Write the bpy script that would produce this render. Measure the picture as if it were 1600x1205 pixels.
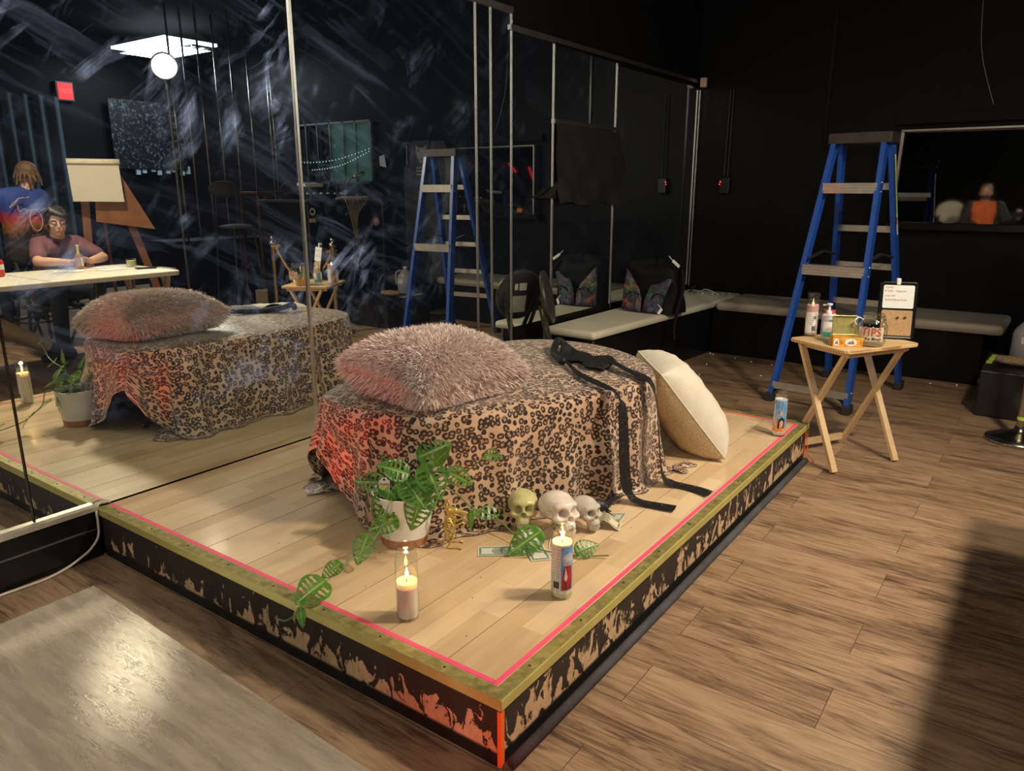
import bpy, bmesh, math, random
import numpy as np
from mathutils import Vector, Matrix, Euler
PI=math.pi; R=math.radians
random.seed(7); rng=np.random.default_rng(5)
for o in list(bpy.data.objects): bpy.data.objects.remove(o)
C=bpy.context.scene.collection
sc=bpy.context.scene
# ---------------------------------------------------------------- camera, world, exposure, lamps
yaw,pitch,roll=-0.6222,0.2558,0.0006
Fw=Vector((math.sin(yaw)*math.cos(pitch),math.cos(yaw)*math.cos(pitch),-math.sin(pitch)))
Rt=Vector((math.cos(yaw),-math.sin(yaw),0)); Up=Rt.cross(Fw)
R2=Rt*math.cos(roll)+Up*math.sin(roll); U2=Up*math.cos(roll)-Rt*math.sin(roll)
cd=bpy.data.cameras.new('camera'); cam=bpy.data.objects.new('camera',cd); C.objects.link(cam)
M=Matrix((R2,U2,-Fw)).transposed().to_4x4(); M.translation=Vector((2.6041,-1.1251,1.2601)); cam.matrix_world=M
cd.sensor_width=36; cd.lens=36*1170.15/1600; cd.clip_start=.02
sc.camera=cam
w=bpy.data.worlds.new('world'); sc.world=w; w.use_nodes=True
w.node_tree.nodes['Background'].inputs[0].default_value=(.35,.42,.55,1); w.node_tree.nodes['Background'].inputs[1].default_value=.02
sc.view_settings.view_transform='Standard'; sc.view_settings.look='None'; sc.view_settings.gamma=1
sc.view_settings.use_curve_mapping=False; sc.view_settings.exposure=0.0
LAMP=(3.0,2.24,2.15); LAMP_STRENGTH=420; LAMP_R=.085; LAMP_AIM=(.3,.9,.9)
SPOT=(3.20,1.47,2.64); SPOT_STRENGTH=440; SPOT_R=.135; SPOT_AIM=(1.55,.75,0)
def light(name,kind,loc,energy,color,target=None,**k):
    d=bpy.data.lights.new(name,kind); d.energy=energy; d.color=color
    for a,b in k.items(): setattr(d,a,b)
    o=bpy.data.objects.new(name,d); C.objects.link(o); o.location=loc
    if target: o.rotation_euler=(Vector(target)-Vector(loc)).to_track_quat('-Z','Y').to_euler()
    return o
light('red_spot_light','SPOT',(.16,-.80,.30),34,(1,.035,.02),(.74,.66,.56),spot_size=R(27),spot_blend=.7,shadow_soft_size=.02)
light('red_corner_light','SPOT',(1.88,-.55,.05),6.5,(1,.05,.015),(1.70,0,.05),spot_size=R(62),spot_blend=.8,shadow_soft_size=.02)
light('skylight_glow','AREA',(6.3,4.25,2.83),40,(.72,.86,1.0),(6.3,4.25,0),shape='RECTANGLE',size=1.0,size_y=.55)
light('work_lamp_glow','SPOT',(3.75,-5.75,1.70),150,(1,.93,.82),(.2,5,1.35),spot_size=R(46),spot_blend=.5,shadow_soft_size=.05)
light('mirror_bounce_fill','AREA',(.75,-.55,2.95),7,(1,.90,.74),(.9,.7,0),shape='DISK',size=.5)  # added unseen fill standing in for lamp light bounced off the mirror
light('room_fill_light','AREA',(3.4,-3.0,2.9),48,(1,.93,.84),(2.4,0,0),shape='DISK',size=.9)  # unseen soft overhead fill added to lift the shadows

# ---------------------------------------------------------------- helpers
WM={}
def finish(o,label=None,cat=None,group=None,kind=None):
    if label: o['label']=label
    if cat: o['category']=cat
    if group: o['group']=group
    if kind: o['kind']=kind
    return o
def thing(name,label,cat,loc=(0,0,0),rz=0,group=None):
    o=bpy.data.objects.new(name,None); C.objects.link(o); o.empty_display_size=.05
    o.location=loc; o.rotation_euler=(0,0,rz)
    WM[o.name]=Matrix.Translation(loc)@Matrix.Rotation(rz,4,'Z')
    return finish(o,label,cat,group)
class MB:
    def __init__(s): s.v=[];s.f=[];s.m=[];s.uv={};s.cur=0
    def add(s,vs,fs,uvs=None):
        b=len(s.v); s.v+= [tuple(map(float,x)) for x in vs]
        for i,f in enumerate(fs):
            if uvs is not None: s.uv[len(s.f)]=[uvs[j] for j in f]
            s.f.append(tuple(b+j for j in f)); s.m.append(s.cur)
        return s
    def xf(s,M,start=0):
        for i in range(start,len(s.v)): s.v[i]=tuple(M@Vector(s.v[i]))
        return s
    def box(s,c,d,rot=None,M=None):
        h=[x/2 for x in d]; vs=[Vector((a*h[0],b*h[1],e*h[2])) for a in(-1,1) for b in(-1,1) for e in(-1,1)]
        if rot is not None: rm=Euler(rot).to_matrix(); vs=[rm@x for x in vs]
        vs=[x+Vector(c) for x in vs]
        if M is not None: vs=[M@x for x in vs]
        return s.add(vs,[(0,1,3,2),(4,6,7,5),(0,4,5,1),(2,3,7,6),(0,2,6,4),(1,5,7,3)])
    def bar(s,a,b,w,t,up=(0,0,1)):
        a=Vector(a);b=Vector(b);d=(b-a);L=d.length;d.normalize();x=d.cross(Vector(up))
        if x.length<1e-4:x=Vector((1,0,0))
        x.normalize();y=x.cross(d)
        vs=[p+x*(i*w/2)+y*(j*t/2) for p in(a,b) for i in(-1,1) for j in(-1,1)]
        return s.add(vs,[(0,1,3,2),(4,6,7,5),(0,4,5,1),(2,3,7,6),(0,2,6,4),(1,5,7,3)])
    def tube(s,pts,r,n=10,cap=True,closed=False):
        pts=[Vector(p) for p in pts]; N=len(pts); rr=r if hasattr(r,'__len__') else [r]*N
        vs=[];prev=None
        for i,p in enumerate(pts):
            if closed: t=pts[(i+1)%N]-pts[i-1]
            else: t=pts[min(i+1,N-1)]-pts[max(i-1,0)]
            if t.length<1e-9:t=Vector((0,0,1))
            t.normalize()
            if prev is None:
                x=t.cross(Vector((0,0,1)))
                if x.length<.05:x=t.cross(Vector((1,0,0)))
            else: x=prev-t*prev.dot(t)
            x.normalize();prev=x;y=t.cross(x)
            for k in range(n):
                a=2*PI*k/n; vs.append(p+(x*math.cos(a)+y*math.sin(a))*rr[i])
        fs=[]
        for i in range(N if closed else N-1):
            j=(i+1)%N
            for k in range(n):
                fs.append((i*n+k,i*n+(k+1)%n,j*n+(k+1)%n,j*n+k))
        if cap and not closed: fs.append(tuple(range(n))[::-1]);fs.append(tuple((N-1)*n+k for k in range(n)))
        return s.add(vs,fs)
    def lathe(s,prof,n=32,c=(0,0,0),axis=None,cap=True,a0=0,a1=2*PI):
        full=abs(a1-a0-2*PI)<1e-6; vs=[];m=n if full else n+1
        for r,z in prof:
            for k in range(m):
                a=a0+(a1-a0)*k/n; vs.append(Vector((r*math.cos(a),r*math.sin(a),z)))
        if axis is not None:
            q=Vector((0,0,1)).rotation_difference(Vector(axis)); vs=[q@x for x in vs]
        vs=[x+Vector(c) for x in vs];fs=[]
        for i in range(len(prof)-1):
            for k in range(n):
                k2=(k+1)%m; fs.append((i*m+k,i*m+k2,(i+1)*m+k2,(i+1)*m+k))
        if cap and full:
            if prof[0][0]>1e-6: fs.append(tuple(range(m))[::-1])
            if prof[-1][0]>1e-6: fs.append(tuple((len(prof)-1)*m+k for k in range(m)))
        return s.add(vs,fs)
    def ell(s,c,r,n=16,rot=None):
        vs=[];fs=[];m=n
        for i in range(m//2+1):
            th=PI*i/(m//2)
            for k in range(m):
                a=2*PI*k/m; vs.append(Vector((r[0]*math.sin(th)*math.cos(a),r[1]*math.sin(th)*math.sin(a),r[2]*math.cos(th))))
        if rot is not None: rm=Euler(rot).to_matrix() if not isinstance(rot,Matrix) else rot; vs=[rm@x for x in vs]
        vs=[x+Vector(c) for x in vs]
        for i in range(m//2):
            for k in range(m): fs.append((i*m+k,(i+1)*m+k,(i+1)*m+(k+1)%m,i*m+(k+1)%m))
        return s.add(vs,fs)
    def caps(s,a,b,r0,r1,n=12):
        a=Vector(a);b=Vector(b);d=b-a;L=max(d.length,1e-5);prof=[]
        for i in range(5): t=PI/2*i/4; prof.append((r0*math.sin(t)+1e-5,-r0*math.cos(t)))
        for i in range(5): t=PI/2*i/4; prof.append((r1*math.cos(t)+1e-5,L+r1*math.sin(t)))
        return s.lathe(prof,n,a,d)
    def chain(s,pts,rs,n=12):
        for i in range(len(pts)-1): s.caps(pts[i],pts[i+1],rs[i],rs[i+1],n)
        return s
    def prism(s,poly,z0,z1,f=None):
        n=len(poly); vs=[(x,y,z0) for x,y in poly]+[(x,y,z1) for x,y in poly]
        if f: vs=[f(*x) for x in vs]
        return s.add(vs,[tuple(range(n))[::-1],tuple(range(n,2*n))]+[(i,(i+1)%n,n+(i+1)%n,n+i) for i in range(n)])
    def grid(s,fn,nu,nv,uvf=None,skip=None):
        vs=[fn(i/nu,j/nv) for i in range(nu+1) for j in range(nv+1)]
        uvs=[(uvf(i/nu,j/nv) if uvf else (i/nu,j/nv)) for i in range(nu+1) for j in range(nv+1)]
        fs=[(i*(nv+1)+j,(i+1)*(nv+1)+j,(i+1)*(nv+1)+j+1,i*(nv+1)+j+1) for i in range(nu) for j in range(nv) if not(skip and skip(i,j))]
        return s.add(vs,fs,uvs)
def obj(name,mb,mats,parent=None,world=True,smooth=False,bevel=0,sub=0,solid=0,label=None,cat=None,group=None,kind=None,remesh=0,flat_angle=None):
    me=bpy.data.meshes.new(name); me.from_pydata(mb.v,[],mb.f)
    if not isinstance(mats,(list,tuple)): mats=[mats]
    for m in mats: me.materials.append(m)
    if mb.uv:
        ul=me.uv_layers.new(name='UVMap'); li=0
        for i,p in enumerate(me.polygons):
            u=mb.uv.get(i)
            for k in range(p.loop_total):
                if u: ul.data[p.loop_start+k].uv=u[k]
    for i,p in enumerate(me.polygons):
        p.material_index=min(mb.m[i],len(mats)-1); p.use_smooth=bool(smooth)
    me.update()
    o=bpy.data.objects.new(name,me); C.objects.link(o)
    if parent is not None:
        o.parent=parent
        if world: o.matrix_parent_inverse=WM[parent.name].inverted(); WM[o.name]=Matrix.Identity(4)
        else: WM[o.name]=WM[parent.name]
    else: WM[o.name]=Matrix.Identity(4)
    if remesh:
        r=o.modifiers.new('r','REMESH'); r.mode='VOXEL'; r.voxel_size=remesh; r.use_smooth_shade=True
        sm=o.modifiers.new('s','SMOOTH'); sm.factor=.5; sm.iterations=4
    if solid: 
        x=o.modifiers.new('t','SOLIDIFY'); x.thickness=solid; x.offset=0
    if bevel:
        x=o.modifiers.new('b','BEVEL'); x.width=bevel; x.segments=2; x.limit_method='ANGLE'; x.angle_limit=R(40)
    if sub:
        x=o.modifiers.new('u','SUBSURF'); x.levels=sub; x.render_levels=sub
    if flat_angle:
        me.set_sharp_from_angle(angle=R(flat_angle))
    return finish(o,label,cat,group,kind)
def struct(name,mb,mat,label=None,**k):
    return obj(name,mb,mat,kind='structure',label=label,cat=k.pop('cat',None),**k)
def textmb(s,size,fn,align='CENTER',bold=0.0):
    cu=bpy.data.curves.new('t','FONT'); cu.body=s; cu.size=size; cu.align_x=align; cu.align_y='CENTER'; cu.offset=bold; cu.resolution_u=3
    o=bpy.data.objects.new('t',cu); C.objects.link(o)
    dg=bpy.context.evaluated_depsgraph_get(); dg.update()
    me=bpy.data.meshes.new_from_object(o.evaluated_get(dg)); 
    mb=MB(); mb.add([fn(v.co.x,v.co.y) for v in me.vertices],[tuple(p.vertices) for p in me.polygons])
    bpy.data.objects.remove(o); bpy.data.curves.remove(cu); bpy.data.meshes.remove(me)
    return mb
def decal(poly,fn,n=6):   # filled polygon in decal coordinates mapped on a surface
    bm=bmesh.new(); f=bm.faces.new([bm.verts.new((x,y,0)) for x,y in poly])
    bmesh.ops.triangulate(bm,faces=[f])
    for _ in range(2 if n>4 else 1):
        bmesh.ops.subdivide_edges(bm,edges=bm.edges[:],cuts=1,use_grid_fill=True)
    mb=MB(); bm.verts.index_update(); mb.add([fn(v.co.x,v.co.y) for v in bm.verts],[tuple(v.index for v in f.verts) for f in bm.faces]); bm.free(); return mb
def merge(*ms):
    out=MB()
    for i,m in enumerate(ms): out.cur=i; out.add(m.v,m.f)
    return out
# ---------------------------------------------------------------- materials
def newmat(name):
    m=bpy.data.materials.new(name); m.use_nodes=True; nt=m.node_tree; return m,nt,nt.nodes['Principled BSDF']
def N(nt,t,**k):
    n=nt.nodes.new(t)
    for a,b in k.items(): setattr(n,a,b)
    return n
def lk(nt,a,b): nt.links.new(a,b)
def ramp(nt,src,stops,interp='LINEAR'):
    n=N(nt,'ShaderNodeValToRGB'); n.color_ramp.interpolation=interp; e=n.color_ramp.elements
    while len(e)<len(stops): e.new(.5)
    for i,(p,c) in enumerate(stops):
        e[i].position=p; e[i].color=(c,c,c,1) if isinstance(c,(int,float)) else (*c,1)
    lk(nt,src,n.inputs[0]); return n.outputs[0]
def mix(nt,f,a,b,mode='MIX'):
    n=N(nt,'ShaderNodeMix',data_type='RGBA',blend_type=mode)
    for s,v in((n.inputs[0],f),(n.inputs[6],a),(n.inputs[7],b)):
        if hasattr(v,'links'): lk(nt,v,s)
        elif isinstance(v,(int,float)): s.default_value=v if s.type=='VALUE' else (v,v,v,1)
        else: s.default_value=(*v,1)
    return n.outputs[2]
def math_(nt,op,a,b=None,c=None):
    n=N(nt,'ShaderNodeMath',operation=op)
    for i,v in enumerate((a,b,c)):
        if v is None: continue
        if hasattr(v,'links'): lk(nt,v,n.inputs[i])
        else: n.inputs[i].default_value=v
    return n.outputs[0]
def coord(nt,kind='Object',scale=(1,1,1),rot=(0,0,0),loc=(0,0,0)):
    t=N(nt,'ShaderNodeTexCoord'); mp=N(nt,'ShaderNodeMapping'); mp.inputs[1].default_value=loc; mp.inputs[2].default_value=rot; mp.inputs[3].default_value=scale
    lk(nt,t.outputs[kind],mp.inputs[0]); return mp.outputs[0]
def noise(nt,vec,scale=5,detail=4,rough=.5,dist=0):
    n=N(nt,'ShaderNodeTexNoise'); n.inputs['Scale'].default_value=scale; n.inputs['Detail'].default_value=detail; n.inputs['Roughness'].default_value=rough; n.inputs['Distortion'].default_value=dist
    if vec is not None: lk(nt,vec,n.inputs['Vector'])
    return n
def bump(nt,h,bs,strength=.3,dist=.01):
    b=N(nt,'ShaderNodeBump'); b.inputs['Strength'].default_value=strength; b.inputs['Distance'].default_value=dist
    lk(nt,h,b.inputs['Height']); lk(nt,b.outputs[0],bs.inputs['Normal'])
def pm(name,col,rough=.5,metal=0,var=.12,vscale=12,bmp=0,bscale=60,spec=.5,sheen=0,emit=None,es=0,alpha=1,trans=0,sub=0):
    m,nt,b=newmat(name); v=coord(nt)
    n=noise(nt,v,vscale,4)
    c0=tuple(x*(1-var) for x in col); c1=tuple(min(1,x*(1+var)) for x in col)
    lk(nt,ramp(nt,n.outputs[0],[(.3,c0),(.7,c1)]),b.inputs['Base Color'])
    b.inputs['Roughness'].default_value=rough; b.inputs['Metallic'].default_value=metal; b.inputs['Specular IOR Level'].default_value=spec
    if bmp: n2=noise(nt,v,bscale,3); bump(nt,n2.outputs[0],b,bmp,.004)
    if sheen: b.inputs['Sheen Weight'].default_value=sheen
    if emit: b.inputs['Emission Color'].default_value=(*emit,1); b.inputs['Emission Strength'].default_value=es
    if trans: b.inputs['Transmission Weight'].default_value=trans
    if sub: b.inputs['Subsurface Weight'].default_value=sub; b.inputs['Subsurface Scale'].default_value=.02
    return m
def glassmat(name,tint=(.93,.96,.95),base=.06):
    m=bpy.data.materials.new(name); m.use_nodes=True; nt=m.node_tree; nt.nodes.clear()
    o=N(nt,'ShaderNodeOutputMaterial'); mx=N(nt,'ShaderNodeMixShader'); t=N(nt,'ShaderNodeBsdfTransparent'); g=N(nt,'ShaderNodeBsdfGlossy'); lw=N(nt,'ShaderNodeLayerWeight')
    lw.inputs[0].default_value=.35; t.inputs[0].default_value=(*tint,1); g.inputs['Roughness'].default_value=.03
    f=math_(nt,'ADD',math_(nt,'MULTIPLY',lw.outputs['Facing'],.45),base)
    lk(nt,f,mx.inputs[0]); lk(nt,t.outputs[0],mx.inputs[1]); lk(nt,g.outputs[0],mx.inputs[2]); lk(nt,mx.outputs[0],o.inputs[0]); return m
def planks(name,along,width,length,stops,rough,grain=1.0,seam=(.05,.03,.02),gs=(3,40),coat=0,mort=.004,per=.5,wave=.5,seamw=1.0):
    m,nt,b=newmat(name)
    rot=(0,0,0) if along=='x' else (0,0,-PI/2)
    v=coord(nt,'Object',(1,1,1),rot)
    br=N(nt,'ShaderNodeTexBrick'); br.offset=.37; br.offset_frequency=2; br.inputs['Scale'].default_value=1
    br.inputs['Brick Width'].default_value=length; br.inputs['Row Height'].default_value=width; br.inputs['Mortar Size'].default_value=mort*.5; br.inputs['Mortar Smooth'].default_value=.1; br.inputs['Bias'].default_value=0
    br.inputs['Color1'].default_value=(0,0,0,1); br.inputs['Color2'].default_value=(1,1,1,1); br.inputs['Mortar'].default_value=(.5,.5,.5,1)
    lk(nt,v,br.inputs['Vector'])
    # shift grain per plank
    mp=N(nt,'ShaderNodeVectorMath',operation='MULTIPLY_ADD'); lk(nt,br.outputs['Color'],mp.inputs[0]); mp.inputs[1].default_value=(7.3,3.1,9.7)
    sc_=N(nt,'ShaderNodeMapping'); sc_.inputs[3].default_value=(gs[0],gs[1],1); lk(nt,v,sc_.inputs[0]); lk(nt,sc_.outputs[0],mp.inputs[2])
    n=noise(nt,mp.outputs[0],1.0,6,.62,wave)
    sc2=N(nt,'ShaderNodeMapping'); sc2.inputs[3].default_value=(gs[0]*.5,gs[1]*.18,1); lk(nt,v,sc2.inputs[0])
    mp2=N(nt,'ShaderNodeVectorMath',operation='MULTIPLY_ADD'); lk(nt,br.outputs['Color'],mp2.inputs[0]); mp2.inputs[1].default_value=(3.3,8.1,2.7); lk(nt,sc2.outputs[0],mp2.inputs[2])
    n2=noise(nt,mp2.outputs[0],1.0,4,.6,1.2)
    f=math_(nt,'ADD',math_(nt,'MULTIPLY',n.outputs[0],.55*grain),math_(nt,'MULTIPLY',n2.outputs[0],.45*grain))
    f=math_(nt,'ADD',f,math_(nt,'MULTIPLY',math_(nt,'SUBTRACT',br.outputs['Color'],.5),per))
    f=math_(nt,'ADD',f,.5-.5*grain)
    c=ramp(nt,f,stops)
    c=mix(nt,math_(nt,'MULTIPLY',br.outputs['Fac'],seamw),c,seam)
    lk(nt,c,b.inputs['Base Color']); b.inputs['Roughness'].default_value=rough
    rr=N(nt,'ShaderNodeMapRange'); rr.inputs[3].default_value=rough-.08; rr.inputs[4].default_value=rough+.15; lk(nt,n.outputs[0],rr.inputs[0]); lk(nt,rr.outputs[0],b.inputs['Roughness'])
    bump(nt,math_(nt,'SUBTRACT',n.outputs[0],math_(nt,'MULTIPLY',br.outputs['Fac'],1.5)),b,.12,.002)
    if coat: b.inputs['Coat Weight'].default_value=coat; b.inputs['Coat Roughness'].default_value=.12
    return m
m_floor=planks('vinyl_plank_floor','x',.185,1.15,[(.28,(.070,.037,.022)),(.39,(.155,.092,.055)),(.48,(.27,.168,.098)),(.60,(.355,.235,.142)),(.8,(.44,.305,.195))],.42,1.30,(.07,.04,.025),(3.4,30),per=.05,wave=2.2,mort=.002)
m_deck=planks('maple_deck','y',.0655,.42,[(.25,(.50,.33,.175)),(.45,(.63,.45,.265)),(.6,(.70,.52,.32)),(.8,(.76,.60,.39))],.30,.62,(.35,.22,.11),(3,30),coat=.25,mort=.001,per=.30,seamw=.55)
m_black=pm('black_painted_wall',(.0045,.0042,.0042),.5,bmp=.25,bscale=9,spec=.12)
m_ceil=pm('black_ceiling',(.002,.002,.002),.95,spec=.1)
m_blackgloss=pm('gloss_black_board',(.006,.006,.007),.25,spec=.3)
m_chrome=pm('brushed_chrome',(.78,.76,.70),.28,1,var=.05)
m_dullmetal=pm('dull_aluminium',(.30,.29,.27),.4,1)
m_alu=pm('ladder_aluminium',(.62,.57,.50),.35,.75,var=.08,vscale=30)
m_brass=pm('tarnished_brass_nosing',(.60,.54,.17),.36,.35,var=.12,vscale=9,bmp=.15,bscale=200)
m_brasstop=pm('dirty_olive_nosing_top',(.30,.26,.09),.45,.35,var=.4,vscale=40,bmp=.4,bscale=240)
m_pink=pm('pink_tape',(.85,.09,.20),.5,var=.06)
m_orange=pm('fluorescent_orange_tape',(1,.16,.03),.5,emit=(1,.1,.01),es=.0)
m_rubber=pm('black_rubber',(.02,.02,.022),.6,bmp=.2)
m_foam=pm('charcoal_foam',(.055,.056,.065),.8,var=.3,bmp=.5,bscale=90)
def peel():
    m,nt,b=newmat('peeling_black_paint'); v=coord(nt,'Object',(1,1,.6))
    t=N(nt,'ShaderNodeTexCoord'); sx=N(nt,'ShaderNodeSeparateXYZ'); lk(nt,t.outputs['Object'],sx.inputs[0])
    n=noise(nt,v,22,6,.62,.9); n2=noise(nt,v,55,3,.6,.4)
    z=sx.outputs[2]
    # chipped most just above the floor edge
    g=N(nt,'ShaderNodeMapRange'); g.inputs[1].default_value=.04; g.inputs[2].default_value=.15; g.inputs[3].default_value=.115; g.inputs[4].default_value=-.06; lk(nt,z,g.inputs[0])
    f=math_(nt,'ADD',math_(nt,'ADD',n.outputs[0],math_(nt,'MULTIPLY',math_(nt,'SUBTRACT',n2.outputs[0],.5),.12)),g.outputs[0])
    # less chipping near the mirror wall
    gx=N(nt,'ShaderNodeMapRange'); gx.inputs[1].default_value=.1; gx.inputs[2].default_value=1.1; gx.inputs[3].default_value=-.10; gx.inputs[4].default_value=-.01; lk(nt,sx.outputs[0],gx.inputs[0]); f=math_(nt,'ADD',f,gx.outputs[0])
    mk=ramp(nt,f,[(.565,0),(.575,1)]); low=ramp(nt,z,[(.034,1),(.04,0)])
    c=mix(nt,mk,(.028,.018,.015),ramp(nt,n2.outputs[0],[(.3,(.50,.33,.18)),(.7,(.66,.47,.28))]))
    lk(nt,mix(nt,low,c,(.004,.004,.004)),b.inputs['Base Color']); b.inputs['Roughness'].default_value=.6
    bump(nt,mk,b,-.4,.001); return m
m_peel=peel()
def mirror():
    m=bpy.data.materials.new('smudged_mirror'); m.use_nodes=True; nt=m.node_tree; nt.nodes.clear()
    o=N(nt,'ShaderNodeOutputMaterial'); g=N(nt,'ShaderNodeBsdfGlossy'); d=N(nt,'ShaderNodeBsdfDiffuse'); mx=N(nt,'ShaderNodeMixShader')
    g.inputs[0].default_value=(.80,.84,.78,1); g.inputs['Roughness'].default_value=0
    v=coord(nt,'Object',(1,1,1)); 
    w1=noise(nt,v,1.3,3,.5,0)
    dv=N(nt,'ShaderNodeVectorMath',operation='MULTIPLY_ADD'); lk(nt,w1.outputs['Color'],dv.inputs[0]); dv.inputs[1].default_value=(.9,.9,.9)
    def strokes(ang,sx,sz,wob,scale,seed):
        r1=N(nt,'ShaderNodeMapping'); r1.inputs[2].default_value=(R(ang),0,0); r1.inputs[1].default_value=(seed,seed,0); lk(nt,v,r1.inputs[0])
        r2=N(nt,'ShaderNodeMapping'); r2.inputs[3].default_value=(1,sx,sz); lk(nt,r1.outputs[0],r2.inputs[0])
        dd=N(nt,'ShaderNodeVectorMath',operation='MULTIPLY_ADD'); lk(nt,w1.outputs['Color'],dd.inputs[0]); dd.inputs[1].default_value=(wob,wob,wob); lk(nt,r2.outputs[0],dd.inputs[2])
        return noise(nt,dd.outputs[0],scale,6,.6,.5)
    streak=strokes(24,.9,9,1.5,2.0,0); streak2=strokes(-38,1.2,10,2.2,1.6,3.1); streak3=strokes(-66,1.3,9,1.8,1.5,7.7)
    blotch=noise(nt,v,3.4,5,.6,.9)
    sx=N(nt,'ShaderNodeSeparateXYZ'); lk(nt,v,sx.inputs[0])
    fade=ramp(nt,math_(nt,'ADD',math_(nt,'MULTIPLY',sx.outputs[1],.25),.25),[(.2,1),(.50,.85),(.62,.35),(.74,.12),(.95,.04)])
    low=ramp(nt,sx.outputs[2],[(.42,.05),(.80,1)])
    a=ramp(nt,streak.outputs[0],[(.50,0),(.62,.35),(.76,1)]); b_=math_(nt,'ADD',ramp(nt,streak2.outputs[0],[(.50,0),(.60,.4),(.72,1)]),math_(nt,'MULTIPLY',ramp(nt,streak3.outputs[0],[(.52,0),(.62,.4),(.74,1)]),.8))
    c_=ramp(nt,blotch.outputs[0],[(.45,.0),(.56,.25),(.70,1)])
    big=ramp(nt,noise(nt,v,1.1,2,.5,.4).outputs[0],[(.40,.15),(.60,1)])
    f=math_(nt,'MULTIPLY',math_(nt,'ADD',math_(nt,'MULTIPLY',math_(nt,'MULTIPLY',a,big),.30),math_(nt,'MULTIPLY',math_(nt,'MULTIPLY',math_(nt,'MULTIPLY',b_,c_),ramp(nt,noise(nt,v,1.9,3,.5,.6).outputs[0],[(.42,.04),(.60,1)])),2.1)),math_(nt,'MULTIPLY',fade,low))
    f=math_(nt,'ADD',math_(nt,'MULTIPLY',f,.9),.008)
    d.inputs[0].default_value=(.40,.55,.95,1)  # real smudges, tinted blue to carry the skylight's reflected daylight
    lk(nt,f,mx.inputs[0]); lk(nt,g.outputs[0],mx.inputs[1]); lk(nt,d.outputs[0],mx.inputs[2]); lk(nt,mx.outputs[0],o.inputs[0]); return m
m_mirror=mirror()
def leopard():
    m,nt,b=newmat('leopard_print_fabric'); uv=N(nt,'ShaderNodeTexCoord').outputs['UV']
    nz=noise(nt,uv,22,2,.5); 
    wv=N(nt,'ShaderNodeVectorMath',operation='MULTIPLY_ADD'); lk(nt,nz.outputs['Color'],wv.inputs[0]); wv.inputs[1].default_value=(.022,.022,0); lk(nt,uv,wv.inputs[2])
    vo=N(nt,'ShaderNodeTexVoronoi',voronoi_dimensions='2D'); vo.inputs['Scale'].default_value=45; vo.inputs['Randomness'].default_value=.85; lk(nt,wv.outputs[0],vo.inputs['Vector'])
    vc=N(nt,'ShaderNodeSeparateColor'); lk(nt,vo.outputs['Color'],vc.inputs[0])
    sz=N(nt,'ShaderNodeMapRange'); sz.inputs[3].default_value=.34; sz.inputs[4].default_value=.60; lk(nt,vc.outputs[0],sz.inputs[0])
    d=math_(nt,'DIVIDE',vo.outputs['Distance'],sz.outputs[0])
    brk=noise(nt,uv,75,2,.5)
    inring=ramp(nt,d,[(.36,0),(.44,1),(.97,1),(1.03,0)])
    brkm=ramp(nt,brk.outputs[0],[(.33,0),(.38,1)])
    black=math_(nt,'MULTIPLY',inring,brkm)
    small=ramp(nt,vc.outputs[0],[(.28,1),(.30,0)]); solid=math_(nt,'MULTIPLY',small,ramp(nt,d,[(.95,1),(1.0,0)])); black=math_(nt,'MAXIMUM',black,solid)
    inner=ramp(nt,d,[(.5,1),(.62,0)])
    base=ramp(nt,noise(nt,uv,9,3).outputs[0],[(.3,(.47,.30,.19)),(.7,(.62,.43,.29))])
    c=mix(nt,inner,base,(.40,.22,.13)); c=mix(nt,black,c,(.018,.012,.010))
    lk(nt,c,b.inputs['Base Color']); b.inputs['Roughness'].default_value=.38; b.inputs['Sheen Weight'].default_value=.3
    wr=noise(nt,uv,14,4,.6,.6); bump(nt,wr.outputs[0],b,.35,.012); return m
m_leo=leopard()
# ---------------------------------------------------------------- room
HS=.181; W=1.768; L=2.476
struct('floor',MB().box((3.75,-.7,-.05),(7.7,11.95,.1)),m_floor,'dark brown wood plank floor')
struct('ceiling',MB().box((3.75,-.7,3.15),(7.7,11.95,.1)),m_ceil,'black ceiling')
struct('wall_left',MB().box((-.06,-.7,1.55),(.1,11.95,3.1)),m_black,'black wall behind the mirrors')
struct('wall_far',MB().box((3.75,5.23,1.55),(7.7,.1,3.1)),m_black,'black wall at the far end')
struct('wall_right',MB().box((7.55,-.7,1.55),(.1,11.95,3.1)),m_black,'black wall opposite the mirrors')
struct('wall_near',MB().box((3.75,-6.63,1.55),(7.7,.1,3.1)),m_black,'black wall behind the camera')
# mirror panels
pan=[(-1.6,-.197,.185,2.19,'smudged mirror panel left of the stage corner, standing on a black kick board'),
 (-.194,.990,.185,2.19,'wide smudged mirror panel reflecting the white flipchart and the seated person'),
 (.994,2.176,.185,2.19,'wide smudged mirror panel right of the bright vertical metal seam, reflecting the blue ladder'),
 (2.180,2.306,.185,2.19,'narrow mirror strip between the two thin trims left of the tall mirror step'),
 (2.310,2.496,.005,2.19,'last mirror panel at full height before the mirror top steps down'),
 (2.500,2.933,.455,2.11,'mirror panel just left of the black cloth'),
 (2.937,3.728,.455,2.09,'mirror panel behind the hanging black cloth'),
 (3.732,5.165,.455,2.075,'mirror panel in the far corner above the bench')]
for y0,y1,z0,z1,l in pan:
    if y0<2.4 and y1>L: z0=.005
    obj('wall_mirror',MB().box((-.004,(y0+y1)/2,(z0+z1)/2),(.008,y1-y0,z1-z0)),m_mirror,label=l,cat='mirror',group='mirror wall panels')
k=1
def trim(mb,mat,label): 
    global k
    struct('trim_%d'%k,mb,mat,label); k+=1
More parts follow.
